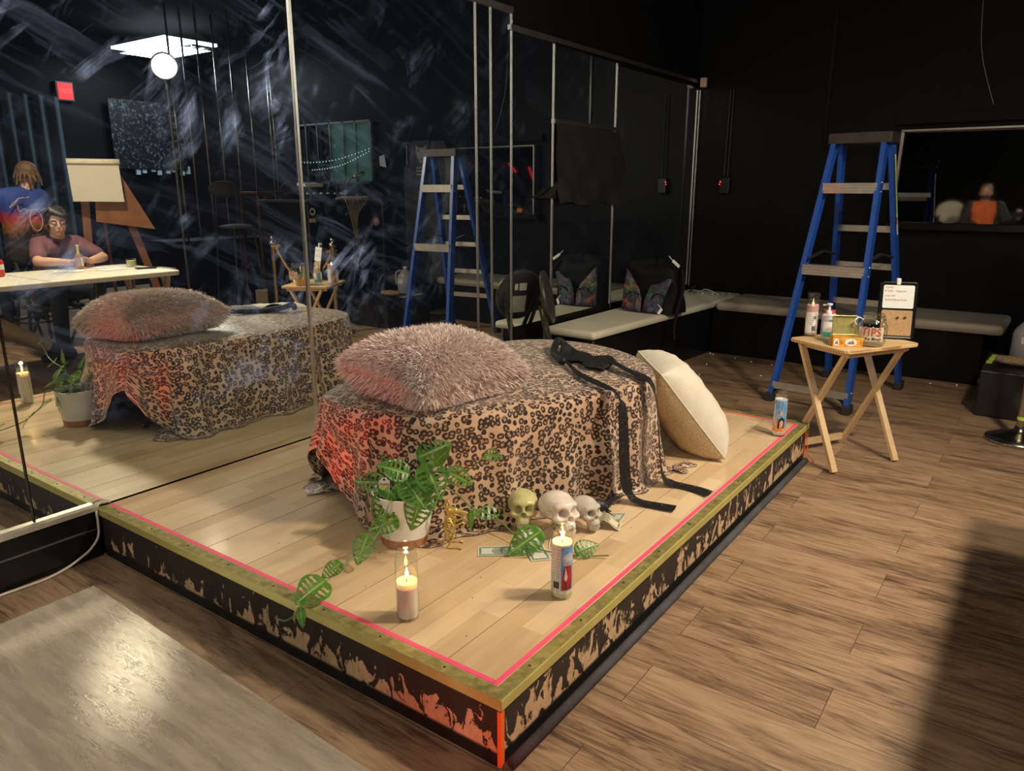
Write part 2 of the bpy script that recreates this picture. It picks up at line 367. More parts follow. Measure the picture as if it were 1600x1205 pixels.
for y,z0,z1,wd in [(-.1955,.2,2.19,.004),(.992,.19,2.19,.011),(2.178,.19,2.19,.0036),(2.308,.19,2.19,.003),(2.498,.01,2.19,.0038),(2.935,.42,2.10,.007),(3.73,.42,2.09,.006),(4.95,.42,2.07,.004)]:
    trim(MB().box((.004,y,(z0+z1)/2),(.008,wd,z1-z0)),m_chrome if .9<y<1 else (m_dullmetal if 0<y<4 else m_blackgloss),'thin metal seam strip between mirror panels')
trim(MB().box((.006,.45,2.205),(.014,4.1,.03)),m_dullmetal,'grey metal trim along the top of the tall mirrors')
trim(MB().box((.006,3.82,2.12),(.014,2.68,.026)),m_dullmetal,'grey metal trim along the top of the lower mirrors')
trim(MB().box((.006,3.33,1.665),(.016,.79,.024)),m_dullmetal,'metal rail across the mirror above the black cloth')
mb=MB().box((.004,-.8,.09),(.014,1.59,.17)); trim(mb,m_blackgloss,'shiny black kick board below the mirror')
trim(MB().box((.012,-.8,.187),(.03,1.59,.016)),m_alu,'silver ledge on top of the black kick board')
trim(MB().box((.013,-.8,.108),(.005,1.59,.004)),m_dullmetal,'thin silver line on the kick board')
trim(MB().box((1.035,5.172,2.3),(.02,.016,1.5)),m_blackgloss,'black vertical strip high on the far wall')
trim(MB().box((.012,5.168,1.25),(.012,.012,1.62)),m_dullmetal,'thin metal strip in the far corner')
# far wall mirror in a frame
t=thing('framed_mirror','wide black-framed mirror on the far wall behind the ladder, reflecting the photographer','mirror',(2.14,5.17,1.02))
m_dg=pm('dark_glass_mirror',(.42,.42,.40),.03,1,var=.0)
dn=(Fw+R2*((1590-800)/1170.15)+U2*((602.5-335)/1170.15)).normalized()
def gy(x,z): return 5.150-(dn.x*(x-1.6)+dn.z*(z-1.04))/dn.y
q8=[(1.6,1.03),(2.68,1.03),(2.68,1.66),(1.6,1.66)]; gmx=max(gy(*q_) for q_ in q8)-5.168; gy0=gy; gy=lambda x,z:gy0(x,z)-gmx
mb=MB(); mb.add([(x,gy(x,z),z) for x,z in q8]+[(x,gy(x,z)+.008,z) for x,z in q8],[(0,1,2,3),(7,6,5,4),(0,4,5,1),(1,5,6,2),(2,6,7,3),(3,7,4,0)]); obj('glass',mb,m_dg,t)
mb=MB()
for a in [((2.14,5.125,1.668),(1.12,.108,.012)),((1.588,5.125,1.345),(.016,.108,.64)),((2.692,5.125,1.345),(.016,.108,.64))]: mb.box(*a)
obj('frame',mb,m_dullmetal,t); obj('sill',MB().box((2.14,5.125,1.005),(1.20,.11,.045)),m_blackgloss,t); obj('header',MB().box((2.14,5.15,1.745),(1.22,.05,.06)),m_black,t)
# ---------------------------------------------------------------- stage
st=thing('stage_platform','low square stage with a pale maple deck, brass edges and chipped black paint sides','stage',(W/2,L/2,0))
obj('deck',MB().box((W/2+.002,L/2,HS-.010),(W-.012,L-.008,.020)),m_deck,st)
obj('side_panel',MB().box((W/2,.016,.080),(W-.03,.018,.160)),m_peel,st,label='front side panel of black paint chipped to tan wood')
obj('side_panel',MB().box((W-.018,L/2,.080),(.018,L-.04,.160)),m_peel,st,label='right side panel of black paint chipped to tan wood')
obj('side_panel',MB().box((W/2,L-.016,.080),(W-.03,.018,.160)),m_peel,st)
def nosing(a,b,inward):
    a=Vector(a);b=Vector(b);i=Vector(inward); mb=MB(); d=(b-a).normalized()
    p0=[a+i*.036+Vector((0,0,.0006)),a+Vector((0,0,.003)),a-i*.002+Vector((0,0,0)),a-i*.002-Vector((0,0,.024)),a+i*.003-Vector((0,0,.024)),a+i*.003-Vector((0,0,.002)),a+i*.036-Vector((0,0,.0014))]
    n=len(p0);vs=p0+[x+(b-a) for x in p0]
    for k_ in range(n): mb.cur=1 if k_==0 else 0; mb.add([vs[k_],vs[k_+n],vs[(k_+1)%n+n],vs[(k_+1)%n]],[(0,1,2,3)])
    mb.cur=0; mb.add(vs,[tuple(range(n)),tuple(range(n,2*n))[::-1]]); return mb
z=HS+.0012
nf=obj('nosing',nosing((.01,0,z),(W,0,z),(0,1,0)),[m_brass,m_brasstop],st,label='brass edge strip along the front')
nr=obj('nosing',nosing((W,.0,z),(W,L,z),(-1,0,0)),[m_brass,m_brasstop],st,label='brass edge strip along the right')
nb=obj('nosing',nosing((W,L,z),(.01,L,z),(0,-1,0)),[m_brass,m_brasstop],st)
for pos,par in [((x,.020),nf) for x in np.arange(.12,1.75,.21)]+[((W-.020,y),nr) for y in np.arange(.14,2.45,.235)]:
    obj('screw',MB().lathe([(.0001,.0016),(.0028,.0012),(.0035,0)],10,(pos[0],pos[1],HS+.0036)),m_rubber,par)
TI=.040
for c_,d_ in [((W/2-.02,TI+.007,HS+.0005),(W-.066,.014,.001)),((W-TI-.007,L/2,HS+.0005),(.014,L-.08,.001)),((W/2-.02,L-TI-.007,HS+.0005),(W-.066,.014,.001))]:
    obj('tape_line',MB().box(c_,d_),m_pink,st)
obj('corner_tape',MB().box((W-.007,.0045,.078),(.010,.004,.145)).box((W-.0055,.012,.078),(.004,.012,.145)),m_orange,st,label='fluorescent orange strip down the corner')
obj('corner_tape',MB().box((W-.0055,L-.02,.078),(.004,.008,.145)),m_orange,st,label='orange strip at the far corner')
# wide seams of the deck boards
mb=MB()
for x in np.arange(.197,1.7,.1965): mb.box((x,L/2,HS+.0002),(.0014,L-.1,.0004))
obj('board_joint',mb,pm('dark_joint_brown',(.16,.09,.045),.7),st)
fb=MB().tube([(W+.014,.02,.0145),(W+.015,.8,.0145),(W+.013,1.6,.0145),(W+.014,2.42,.0145)],.0135,14)
obj('foam_bumper',fb,m_foam,smooth=True,label='dark grey foam tube lying along the right foot of the stage',cat='foam tube')
mb=MB().tube([(W+.008,L-.04,.16),(W+.010,L-.05,.11),(W+.022,L-.06,.045),(W+.05,L-.045,.01),(W+.04,L-.02,.008)],.0022,6)
obj('nylon_lanyard',mb,m_orange,smooth=True,label='short orange cord hanging at the far right corner of the stage',cat='cord')
def smoothpts(pts,n=8):
    P=[Vector(p) for p in pts]; out=[]
    for i in range(len(P)-1):
        p0=P[max(i-1,0)];p1=P[i];p2=P[i+1];p3=P[min(i+2,len(P)-1)]
        for k_ in range(n):
            t=k_/n; out.append(.5*((2*p1)+(p2-p0)*t+(2*p0-5*p1+4*p2-p3)*t*t+(3*p1-p0-3*p2+p3)*t**3))
    out.append(P[-1]); return out
m_cable=pm('cream_cable',(.62,.56,.47),.5)
obj('power_cable',MB().tube(smoothpts([(.004,.05,HS+.006),(.012,.012,HS+.018),(.022,-.008,.178),(.026,-.010,.14),(.026,-.016,.085),(.026,-.045,.050),(.026,-.075,.033),(.025,-.13,.012),(.035,-.204,.006),(.032,-.28,.006),(.03,-.40,.006),(.06,-.8,.006),(.5,-1.5,.006)]),.0042,8),m_cable,smooth=True,label='cream power cable dropping from the stage corner along the kick board',cat='cable')
# clear protective sheet on the floor
def sheet():
    m=bpy.data.materials.new('scuffed_clear_sheet'); m.use_nodes=True; nt=m.node_tree; nt.nodes.clear()
    o=N(nt,'ShaderNodeOutputMaterial'); t=N(nt,'ShaderNodeBsdfTransparent'); g=N(nt,'ShaderNodeBsdfGlossy'); d=N(nt,'ShaderNodeBsdfDiffuse')
    v=coord(nt); vq=coord(nt,'Object',(1.2,9,1)); n1=noise(nt,vq,3,6,.65,.3); vs=coord(nt,'Object',(3,90,1)); n2=noise(nt,vs,6,3,.6); bm_=N(nt,'ShaderNodeBump'); bm_.inputs['Strength'].default_value=.10; bm_.inputs['Distance'].default_value=.002
    lk(nt,n2.outputs[0],bm_.inputs['Height']); lk(nt,bm_.outputs[0],g.inputs['Normal'])
    g.inputs['Roughness'].default_value=.08; g.inputs[0].default_value=(1,.97,.92,1); d.inputs[0].default_value=(.90,.78,.64,1)
    m1=N(nt,'ShaderNodeMixShader'); lk(nt,ramp(nt,n1.outputs[0],[(.32,.30),(.66,.62)]),m1.inputs[0]); lk(nt,t.outputs[0],m1.inputs[1]); lk(nt,d.outputs[0],m1.inputs[2])
    m2=N(nt,'ShaderNodeMixShader'); m2.inputs[0].default_value=.34; lk(nt,m1.outputs[0],m2.inputs[1]); lk(nt,g.outputs[0],m2.inputs[2]); lk(nt,m2.outputs[0],o.inputs[0]); return m
obj('floor_sheet',MB().prism([(.204,-.129),(.209,-1.7),(1.95,-1.7),(1.95,-.185)],.001,.0035),sheet(),label='scuffed translucent plastic sheet on the floor in front of the stage',cat='floor sheet')
# ---------------------------------------------------------------- draped coffee table
m_darkwood=pm('dark_red_wood',(.10,.025,.012),.3,var=.3)
CP=[(.66,.50,.40,.03),(.85,.485,.22,.05),(1.10,.55,HS,.065),(1.28,.86,HS,.02),(1.42,1.22,HS,.045),(1.41,1.48,HS,.05),(1.20,1.73,HS,.04),(.92,1.85,HS,.05),(.66,1.80,HS,.05),(.53,1.58,HS,.05),(.50,1.18,HS,.09),(.52,.86,HS,.10),(.55,.67,HS,.14),(.60,.55,.27,.05)]
def closedspline(P,n):
    out=[];m=len(P);P=[np.array(p,float) for p in P]
    for i in range(m):
        p0,p1,p2,p3=P[i-1],P[i],P[(i+1)%m],P[(i+2)%m]
        for k_ in range(n):
            t=k_/n; out.append(.5*((2*p1)+(p2-p0)*t+(2*p0-5*p1+4*p2-p3)*t*t+(3*p1-p0-3*p2+p3)*t**3))
    return np.array(out)
per=closedspline(CP,22); NP=len(per); cen=np.array([.97,1.17])
seg=np.linalg.norm(np.roll(per[:,:2],-1,0)-per[:,:2],axis=1); arc=np.concatenate([[0],np.cumsum(seg)])
tan=np.roll(per[:,:2],-1,0)-np.roll(per[:,:2],1,0); tan/=np.linalg.norm(tan,axis=1)[:,None]; nrm=np.stack([tan[:,1],-tan[:,0]],1)
ZT=.580
def fold(i):
    s=arc[i%NP]
    return .55*math.sin(s*31+1.3*math.sin(s*5))+.3*math.sin(s*53+2*math.sin(s*3.1)+1)+.25*math.sin(s*17+.5)
def clothtop(u,v):
    i=int(round(u*NP))%NP; q=cen+(per[i,:2]-cen)*v; rp_=max(0,1-v)**.5; z=ZT+(.006*math.sin(9*q[0]+4*q[1])+.004*math.sin(23*q[1]-7*q[0]))*rp_-.010*(max(0,v-.90)/.10)**2
    return (q[0],q[1],z)
def skirt(u,v):
    i=int(round(u*NP))%NP; hz=max(per[i,2],HS+.004); off=per[i,3]; q=per[i,:2]; n=nrm[i]
    floor_hem=hz<HS+.02
    if v<=.86 or not floor_hem:
        t=v/.86 if floor_hem else v; t=min(t,1)
        z=(ZT-.010)+(hz-(ZT-.010))*t
        o=.007*min(1,t*14)**.5+off*.75*t**1.3+ .023*fold(i)*t**.85*1.35+.006*math.sin(7*t+arc[i%NP]*9)*t + (.010*math.sin(PI*min(1,t*2))*math.sin(arc[i%NP]*11)*min(1,t*6))
    else:
        t=(v-.86)/.14; z=hz+.005*math.sin(arc[i%NP]*60)*(1-t)*.6; z=max(z,HS+.003)
        o=.007+off*.75+.031*fold(i)+.006*math.sin(7+arc[i%NP]*9)+(.018+.25*off)*t
    o=max(o,.004*min(1,v*20))
    return (q[0]+n[0]*o,q[1]+n[1]*o,z)
mb=MB()
mb.grid(clothtop,NP,14,uvf=lambda u,v:(lambda p:(p[0],p[1]))(clothtop(u,v)))
mb.grid(skirt,NP,30,uvf=lambda u,v:(arc[min(int(round(u*NP)),NP)],v*.44))
# trailing corner of the cloth that lies on the deck
tip=MB(); tip.add([(.58,.74,HS+.012),(.62,.60,HS+.02),(.52,.50,HS+.004),(.44,.545,HS+.003),(.45,.66,HS+.004),(.56,.60,HS+.026)],[(0,5,3,4),(5,1,2,3)],[(.1,.1),(.1,.25),(.0,.3),(-.08,.3),(-.06,.2),(.05,.2)])
th=obj('leopard_throw',mb,m_leo,smooth=True,label='leopard print fabric draped over the low table on the stage',cat='throw')
obj('fabric_corner',tip,m_leo,th,smooth=True)
mb=MB(); mb.grid(lambda u,v:(1.515+.06*(u-.5)+.012*math.sin(9*v),1.50+.13*v,HS+.004+.014*math.sin(u*PI)*(.6+.4*math.sin(11*v))),8,14,uvf=lambda u,v:(u*.1,v*.2))
obj('fabric_corner',mb,m_leo,th,smooth=True)
ct=thing('coffee_table','low dark wood table with curved legs, under the leopard print fabric','table',(.97,1.17,HS))
pl=[tuple(cen+(p[:2]-cen)*.955) for p in per[::6]]
obj('tabletop',MB().prism(pl,.535,.562),m_darkwood,ct,bevel=.004)
for x,y in [(.74,.60),(1.10,.72),(1.27,1.45),(.70,1.62)]:
    dx,dy=(x-.97)*.10,(y-1.17)*.06
    obj('leg',MB().tube(smoothpts([(x,y,.536),(x+dx,y+dy,.47),(x+dx*.6,y+dy*.6,.36),(x-dx*.5,y-dy*.5,.25),(x-dx*.2,y-dy*.2,.21),(x+dx*.5,y+dy*.5,HS+.008)]),list(np.interp(np.linspace(0,1,41),[0,.3,.7,.9,1],[.026,.026,.014,.013,.018])),12),m_darkwood,ct,smooth=True)
# ---------------------------------------------------------------- cushions
def cushion(corners,T,nu=36,pinch=.10,wr=0,off=0.0,ex=.55):
    A,B,Cc,D=[Vector(c) for c in corners]; n=(B-A).cross(D-A).normalized()
    def pt(u,v,side):
        a,b=2*u-1,2*v-1
        # sides bow inwards between the corners
        ua=.5+.5*a*(1-pinch*(1-b*b)); vb=.5+.5*b*(1-pinch*(1-a*a))
        p=A*(1-ua)*(1-vb)+B*ua*(1-vb)+Cc*ua*vb+D*(1-ua)*vb
        h=T*.5*max(0,(1-a**4)*(1-b**4))**ex
        h+=off*0
        if wr: h+=wr*(math.sin(14*a+5*b*b)*math.sin(9*b+2)+.5*math.sin(31*b+6*a))*max(0,(1-a*a)*(1-b*b))**.5*(.3+abs(a)**2)
        return p+n*(h*side)
    return pt,n
# shaggy pink cushion
pcs=[(.69,.54,.690),(1.10,.515,.648),(1.165,.96,.640),(.74,1.08,.665)]
pt,nn=cushion(pcs,.235,36,.06)
m_furbase=pm('dusty_pink_backing',(.40,.27,.24),.8); 
m_fur,nt,b=newmat('dusty_pink_shag'); uv=N(nt,'ShaderNodeTexCoord').outputs['UV']; sp=N(nt,'ShaderNodeSeparateXYZ'); lk(nt,uv,sp.inputs[0])
lk(nt,ramp(nt,sp.outputs[0],[(0,(.56,.42,.37)),(.5,(.78,.63,.57)),(1,(.93,.83,.77))]),b.inputs['Base Color']); b.inputs['Roughness'].default_value=.33; b.inputs['Specular IOR Level'].default_value=.6; b.inputs['Sheen Weight'].default_value=.2
ck=thing('shag_cushion','dusty pink shaggy cushion lying on the left end of the leopard-draped table','cushion',(.92,.78,.59))
mb=MB(); g=36
mb.grid(lambda u,v:pt(u,v,1),g,g); mb.grid(lambda u,v:pt(1-u,v,-1),g,g)
obj('cover',mb,m_furbase,ck,smooth=True)
mb=MB(); vs=[];fs=[];uvs=[]
for _ in range(27000):
    side=1 if rng.random()<.72 else -1
    u,v=rng.random(),rng.random()
    if rng.random()<.34:
        if rng.random()<.5: u=rng.choice([rng.random()*.06,1-rng.random()*.06])
        else: v=rng.choice([rng.random()*.06,1-rng.random()*.06])
    p=pt(u,v,side); e=.01
    du=pt(min(u+e,1),v,side)-pt(max(u-e,0),v,side); dv=pt(u,min(v+e,1),side)-pt(u,max(v-e,0),side)
    n=du.cross(dv)*side
    if n.length<1e-9: n=nn*side
    n.normalize()
    a,b_=2*u-1,2*v-1; outw=(Vector(pcs[1])-Vector(pcs[0])).normalized()*a+(Vector(pcs[3])-Vector(pcs[0])).normalized()*b_
    d=(n*.75+outw*.45+Vector(rng.normal(0,.42,3))+Vector((.12*math.sin(p.x*40+p.y*23),.12*math.sin(p.y*37),-.18))); d.normalize()
    Lh=.018+.016*rng.random(); wd=.0014
    sd=d.cross(Vector(rng.normal(0,1,3))).normalized()*wd
    mid=p+d*Lh*.55+Vector((0,0,-.0015)); end=p+d*Lh+outw*.004+Vector((0,0,-.006))
    if min(mid.z,end.z)<.592 and .5<p.y<1.8 and p.x>.6: mid.z=max(mid.z,.592); end.z=max(end.z,.590)
    b0=len(vs); vs+=[p-sd,p+sd,mid+sd*.9,mid-sd*.9,end]; tint=float(np.clip(rng.normal(.5,.28),0,1)); uvs+=[(tint*.6,0)]*2+[(tint*.8,0)]*2+[(tint,0)]
    fs+=[(b0,b0+1,b0+2,b0+3),(b0+3,b0+2,b0+4)]
mb.add(vs,fs,uvs); obj('shag_pile',mb,m_fur,ck,kind='stuff')
# beige leaning cushion
bc=[(1.635,1.715,.20),(1.405,1.565,.548),(1.135,1.90,.555),(1.34,2.08,.20)]
pt2,n2=cushion(bc,.25,36,.05,wr=.007,ex=.5)
m_linen=pm('cream_linen',(.66,.60,.49),.75,var=.06,bmp=.5,bscale=260,sheen=.2); m_shadedsparkle=pm('shaded_gold_flecked_fabric',(.50,.37,.20),.42,.35,var=.25,vscale=160,bmp=.5,bscale=320)  # darker tone of the gold-flecked side paints in the shade on that face
bk=thing('linen_cushion','cream cushion leaning against the right end of the leopard-draped table','cushion',(1.4,1.83,HS))
s1=1 if n2.x>0 else -1
cq=lambda u:.5-.5*math.cos(PI*u)
mb=MB(); mb.grid(lambda u,v:pt2(cq(u),cq(v),s1),52,52); obj('linen_side',mb,m_linen,bk,smooth=True)
mb=MB(); mb.grid(lambda u,v:pt2(cq(u),cq(v),-s1),52,52); obj('shaded_sparkle_side',mb,m_shadedsparkle,bk,smooth=True,label='gold-flecked beige side facing the table, toned darker for shade')
mb=MB().tube([pt2(a,b_,1)for a,b_ in [(i/20,0) for i in range(20)]+[(1,i/20) for i in range(20)]+[(1-i/20,1) for i in range(20)]+[(0,1-i/20) for i in range(20)]],.0028,6,closed=True)
obj('seam',mb,m_linen,bk,smooth=True)
# ---------------------------------------------------------------- black ruffled garment with two ties
def lace():
    m,nt,b=newmat('black_lace'); v=coord(nt); b.inputs['Base Color'].default_value=(.008,.008,.010,1); b.inputs['Roughness'].default_value=.6; b.inputs['Specular IOR Level'].default_value=.25
    n=noise(nt,v,230,2); bump(nt,n.outputs[0],b,.5,.002)
    o=nt.nodes['Material Output']; t=N(nt,'ShaderNodeBsdfTransparent'); mx=N(nt,'ShaderNodeMixShader'); lk(nt,ramp(nt,noise(nt,v,140,2).outputs[0],[(.30,.75),(.40,1)]),mx.inputs[0]); lk(nt,t.outputs[0],mx.inputs[1]); lk(nt,b.outputs[0],mx.inputs[2]); lk(nt,mx.outputs[0],o.inputs[0]); return m
m_lace=lace(); m_blackcloth=pm('black_ribbed_fabric',(.012,.012,.014),.55,bmp=.6,bscale=180,spec=.3)
ga=thing('black_lace_garment','black ribbed lace-tie garment lying on the leopard-draped table, ties hanging to the deck','garment',(1.1,1.45,.588))
q=[Vector((.93,1.60,0)),Vector((1.23,1.52,0)),Vector((1.27,1.34,0)),Vector((1.00,1.44,0))]
def gp(u,v):
    p=q[0]*(1-u)*(1-v)+q[1]*u*(1-v)+q[2]*u*v+q[3]*(1-u)*v
    lump=.030*math.exp(-((u-.04)/.12)**2)+.018*math.exp(-((u-.85)/.18)**2-((v-.7)/.3)**2)
    return (p.x,p.y+.012*math.sin(17*u),.594+.004*math.sin(60*v+5*u)*(.4+.6*u)+.006*math.sin(9*u+4*v)+lump*math.sin(PI*min(max(v,.02),.98)))
mb=MB(); mb.grid(gp,40,40); obj('bodice',mb,m_blackcloth,ga,smooth=True,solid=.006)
mb=MB(); mb.tube(smoothpts([(.915,1.63,.60),(.90,1.60,.625),(.915,1.55,.612),(.96,1.47,.602),(1.08,1.35,.60)],6),[.016]*24+[.012],10); obj('rolled_edge',mb,m_blackcloth,ga,smooth=True)
def ribbon(path,wid,dirf,nv=6):
    P=smoothpts(path,8); 
    def f(u,v):
        i=u*(len(P)-1); a=int(min(i,len(P)-2)); p=P[a].lerp(P[a+1],i-a); d=Vector(dirf(u)).normalized()
        ww=wid*(.85+.15*math.sin(u*13)); return p+d*(v-.5)*ww+Vector((0,0,.0025*math.sin(v*9+u*20) if u<.35 or u>.8 else 0))
    mb=MB(); mb.grid(f,60,nv); return mb
obj('tie',ribbon([(.98,1.48,.600),(1.12,1.33,.596),(1.24,1.22,.594),(1.38,1.135,.592),(1.437,1.12,.580),(1.468,1.115,.52),(1.482,1.11,.38),(1.488,1.12,.27),(1.505,1.135,.205),(1.545,1.14,.190),(1.60,1.150,.188),(1.66,1.165,.188)],.066,lambda u:(-.35,.85,0) if u<.42 else ((.12,.99,0) if u<.70 else (-.15,.95,0))),m_lace,ga,smooth=True)
obj('tie',ribbon([(1.22,1.47,.602),(1.34,1.39,.596),(1.42,1.345,.592),(1.475,1.325,.575),(1.50,1.325,.50),(1.515,1.33,.35),(1.525,1.345,.235),(1.545,1.36,.195),(1.60,1.375,.188),(1.66,1.37,.188),(1.71,1.36,.188)],.072,lambda u:(-.25,.9,0) if u<.35 else ((-.35,.9,0) if u<.7 else (.1,1,0))),m_lace,ga,smooth=True)
# ---------------------------------------------------------------- glass candles
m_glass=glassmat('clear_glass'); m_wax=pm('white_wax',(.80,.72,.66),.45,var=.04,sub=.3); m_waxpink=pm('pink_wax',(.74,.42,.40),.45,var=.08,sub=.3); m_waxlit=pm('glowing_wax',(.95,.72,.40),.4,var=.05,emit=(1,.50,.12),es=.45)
m_flame=pm('candle_flame',(1,.8,.4),.5,emit=(1,.60,.22),es=26); m_wick=pm('burnt_wick',(.02,.015,.01),.9)
m_paper=pm('white_label_paper',(.78,.76,.72),.55,var=.04); m_ink=pm('grey_ink',(.18,.17,.18),.6); m_blackink=pm('black_ink',(.015,.015,.015),.6)
m_sky=pm('sky_blue_print',(.16,.38,.68),.45,var=.35,vscale=40); m_red=pm('deep_red_print',(.48,.02,.03),.45,var=.3,vscale=60); m_green=pm('lime_green_print',(.50,.60,.13),.5); m_flesh=pm('flesh_tone_print',(.62,.40,.28),.5); m_flameprint=pm('orange_print',(.85,.30,.10),.5,var=.4,vscale=90); m_teal=pm('teal_print',(.05,.50,.44),.45); m_cloud=pm('cloud_grey_print',(.55,.62,.70),.5,var=.25,vscale=60)
m_char=pm('brown_print',(.10,.045,.03),.5)
CAM=Vector((2.6041,-1.1251))
def cylfn(x,y,z,r,a0): return lambda u,v:(x+r*math.cos(a0+u/r),y+r*math.sin(a0+u/r),z+v)
def rect(x0,x1,y0,y1): return [(x0,y0),(x1,y0),(x1,y1),(x0,y1)]
def candle(x,y,z,label,wax,lit,style,scale=1,group='glass pillar candles'):
    t=thing('glass_candle',label,'candle',(x,y,z),0,group); a0=math.atan2(CAM.y-y,CAM.x-x); r=.0295*scale;h=.205*scale
    obj('glass',MB().lathe([(.0001,.001),(r-.003,.001),(r-.001,.004),(r,.012),(r,h-.034),(r-.001,h-.026),(r-.003,h-.020),(r-.0035,h-.014),(r-.001,h-.008),(r-.0005,h-.003),(r-.002,h)],40,(x,y,z),cap=False),m_glass,t,smooth=True)
    obj('rim',MB().lathe([(r-.0035,h-.002),(r-.0005,h-.003),(r,h-.001),(r-.002,h+.001),(r-.0035,h-.0005)],40,(x,y,z),cap=False),m_glass,t,smooth=True)
    wz=wax*h
    obj('wax',MB().lathe([(.0001,.008),(r-.004,.008),(r-.0022,.012),(r-.0022,wz-.016 if lit else wz-.002),(r-.0022,wz-.0155 if lit else wz)],36,(x,y,z)),m_wax if style!='table' else m_waxpink,t,smooth=True,flat_angle=40)
    if lit:
        obj('melting_wax',MB().lathe([(r-.0022,wz-.0155),(r-.0022,wz),(r-.005,wz-.002),(.004,wz-.004),(.0001,wz-.004)],36,(x,y,z),cap=False),m_waxlit,t,smooth=True)
        obj('wick',MB().tube([(x,y,z+wz-.004),(x+.001,y,z+wz+.010)],.0011,6),m_wick,t)
        obj('flame',MB().lathe([(.0003,0),(.0030,.004),(.0046,.010),(.0036,.018),(.0014,.026),(.0002,.031)],16,(x+.001,y,z+wz+.006)),m_flame,t,smooth=True)
        l=light('candle_flame_light','POINT',(x,y,z+wz+.05),.35 if style!='saint' else .6,(1,.55,.22),shadow_soft_size=.008)
    def P(poly,m,nm='label_print',dr=.0007,n=5,aa=0): obj(nm,decal(poly,cylfn(x,y,z,r+dr,a0+aa),n),m,t,smooth=True)
    def T(s,cx,cy,sz,m=m_ink,dr=.0012,al='CENTER',aa=0,nm='lettering'): obj(nm,textmb(s,sz,lambda u,v:cylfn(x,y,z,r+dr,a0+aa)(u+cx,v+cy),al),m,t)
    if style=='saint':
        P(rect(-.0385,.0385,.018,.162),m_paper,'label'); P(rect(-.0385,.0385,.010,.0185),m_green,'label_band'); T('LIGHT OF FAITH',-.002,.0145,.005,m_paper)
        P(rect(-.002,.036,.030,.158),m_sky,dr=.001); P([(.001,.125),(.008,.137),(.020,.141),(.032,.136),(.035,.120),(.030,.106),(.018,.100),(.006,.106)],m_cloud,dr=.0013)
        P([(-.001,.032),(.033,.032),(.034,.070),(.030,.098),(.022,.108),(.012,.104),(.003,.084)],m_red,dr=.0016)
        P([(.007,.068),(.011,.100),(.017,.070),(.013,.058),(.010,.060)],m_paper,dr=.0019); P([(.009,.034),(.013,.062),(.017,.034)],m_char,dr=.0019); P([(.022,.034),(.027,.070),(.030,.034)],m_char,dr=.0019)
        P([(.013,.104),(.018,.120),(.024,.104)],m_flesh,dr=.0022)
        for i,s in enumerate(['Oh glorious light','hear my prayer','and grant me hope','keep my home safe','guide my steps','now and always','Oracion','Luz eterna','bendice esta casa','y mi camino']): T(s,-.016,.150-i*.0088,.0042)
        for i in range(9): P(rect(-.024+i*.0019,-.0229+i*.0019+(.0006 if i%3 else 0),.036,.056),m_blackink,dr=.0012)
        # back of the label
        P(rect(-.035,.035,.018,.162),m_paper,'label',aa=PI*.77)
        for i,s in enumerate(['Keep candle away','from children','and anything','that burns','do not leave','unattended','trim the wick','8 in']): T(s,0,.148-i*.012,.006,aa=PI*.77)
    if style=='figure':
        P(rect(-.030,.030,.030,.168),m_sky,'label'); P(rect(-.030,.030,.024,.046),m_flameprint,dr=.001)
        P([(-.028,.046),(-.016,.090),(-.004,.060),(.004,.080),(.012,.046)],m_flameprint,dr=.0009) 
        P([(-.006,.040),(-.008,.060),(-.003,.084),(.008,.094),(.019,.088),(.023,.070),(.022,.044),(.016,.040),(.016,.064),(.002,.066),(.000,.040)],m_blackink,dr=.0014)
        P([(.002,.048),(.001,.070),(.009,.082),(.017,.072),(.016,.050)],m_flesh,dr=.0018)
        P([(-.018,.084),(-.010,.112),(-.004,.104),(-.012,.080)],m_flesh,dr=.0016); P([(-.002,.104),(.006,.128),(.014,.116),(.008,.100)],m_flesh,dr=.0016); P([(-.026,.06),(-.030,.15),(-.022,.15),(-.018,.07)],m_cloud,dr=.0012)
        P(rect(-.0385,.0385,.020,.0245),m_paper,dr=.0012)
    if style=='table':
        P(rect(-.028,.028,.018,.118),m_paper,'label'); P(rect(-.028,.028,.150,.157),m_waxpink,dr=.001)
        for i,s in enumerate(['burn with care','never leave','a lit candle','away from drafts','Cuidado','no lo deje']): T(s,-.006,.106-i*.009,.0055)
        P([(.006,.090),(.012,.102),(.022,.094),(.018,.082)],m_ink,dr=.0012)
        for i in range(8): P(rect(.004+i*.0023,.0053+i*.0023,.030,.052),m_blackink,dr=.0012)
    return t
candle(1.3716,.129,HS,'half-burnt plain clear glass candle, lit, nearest the front edge of the stage',.52,True,'plain')
candle(1.6384,.4542,HS,'lit glass candle with a blue and red picture label, in front of the skulls',.80,True,'saint')
candle(1.7013,2.208,HS,'glass candle with a black-haired figure on its label, at the far right stage corner',.84,False,'figure')
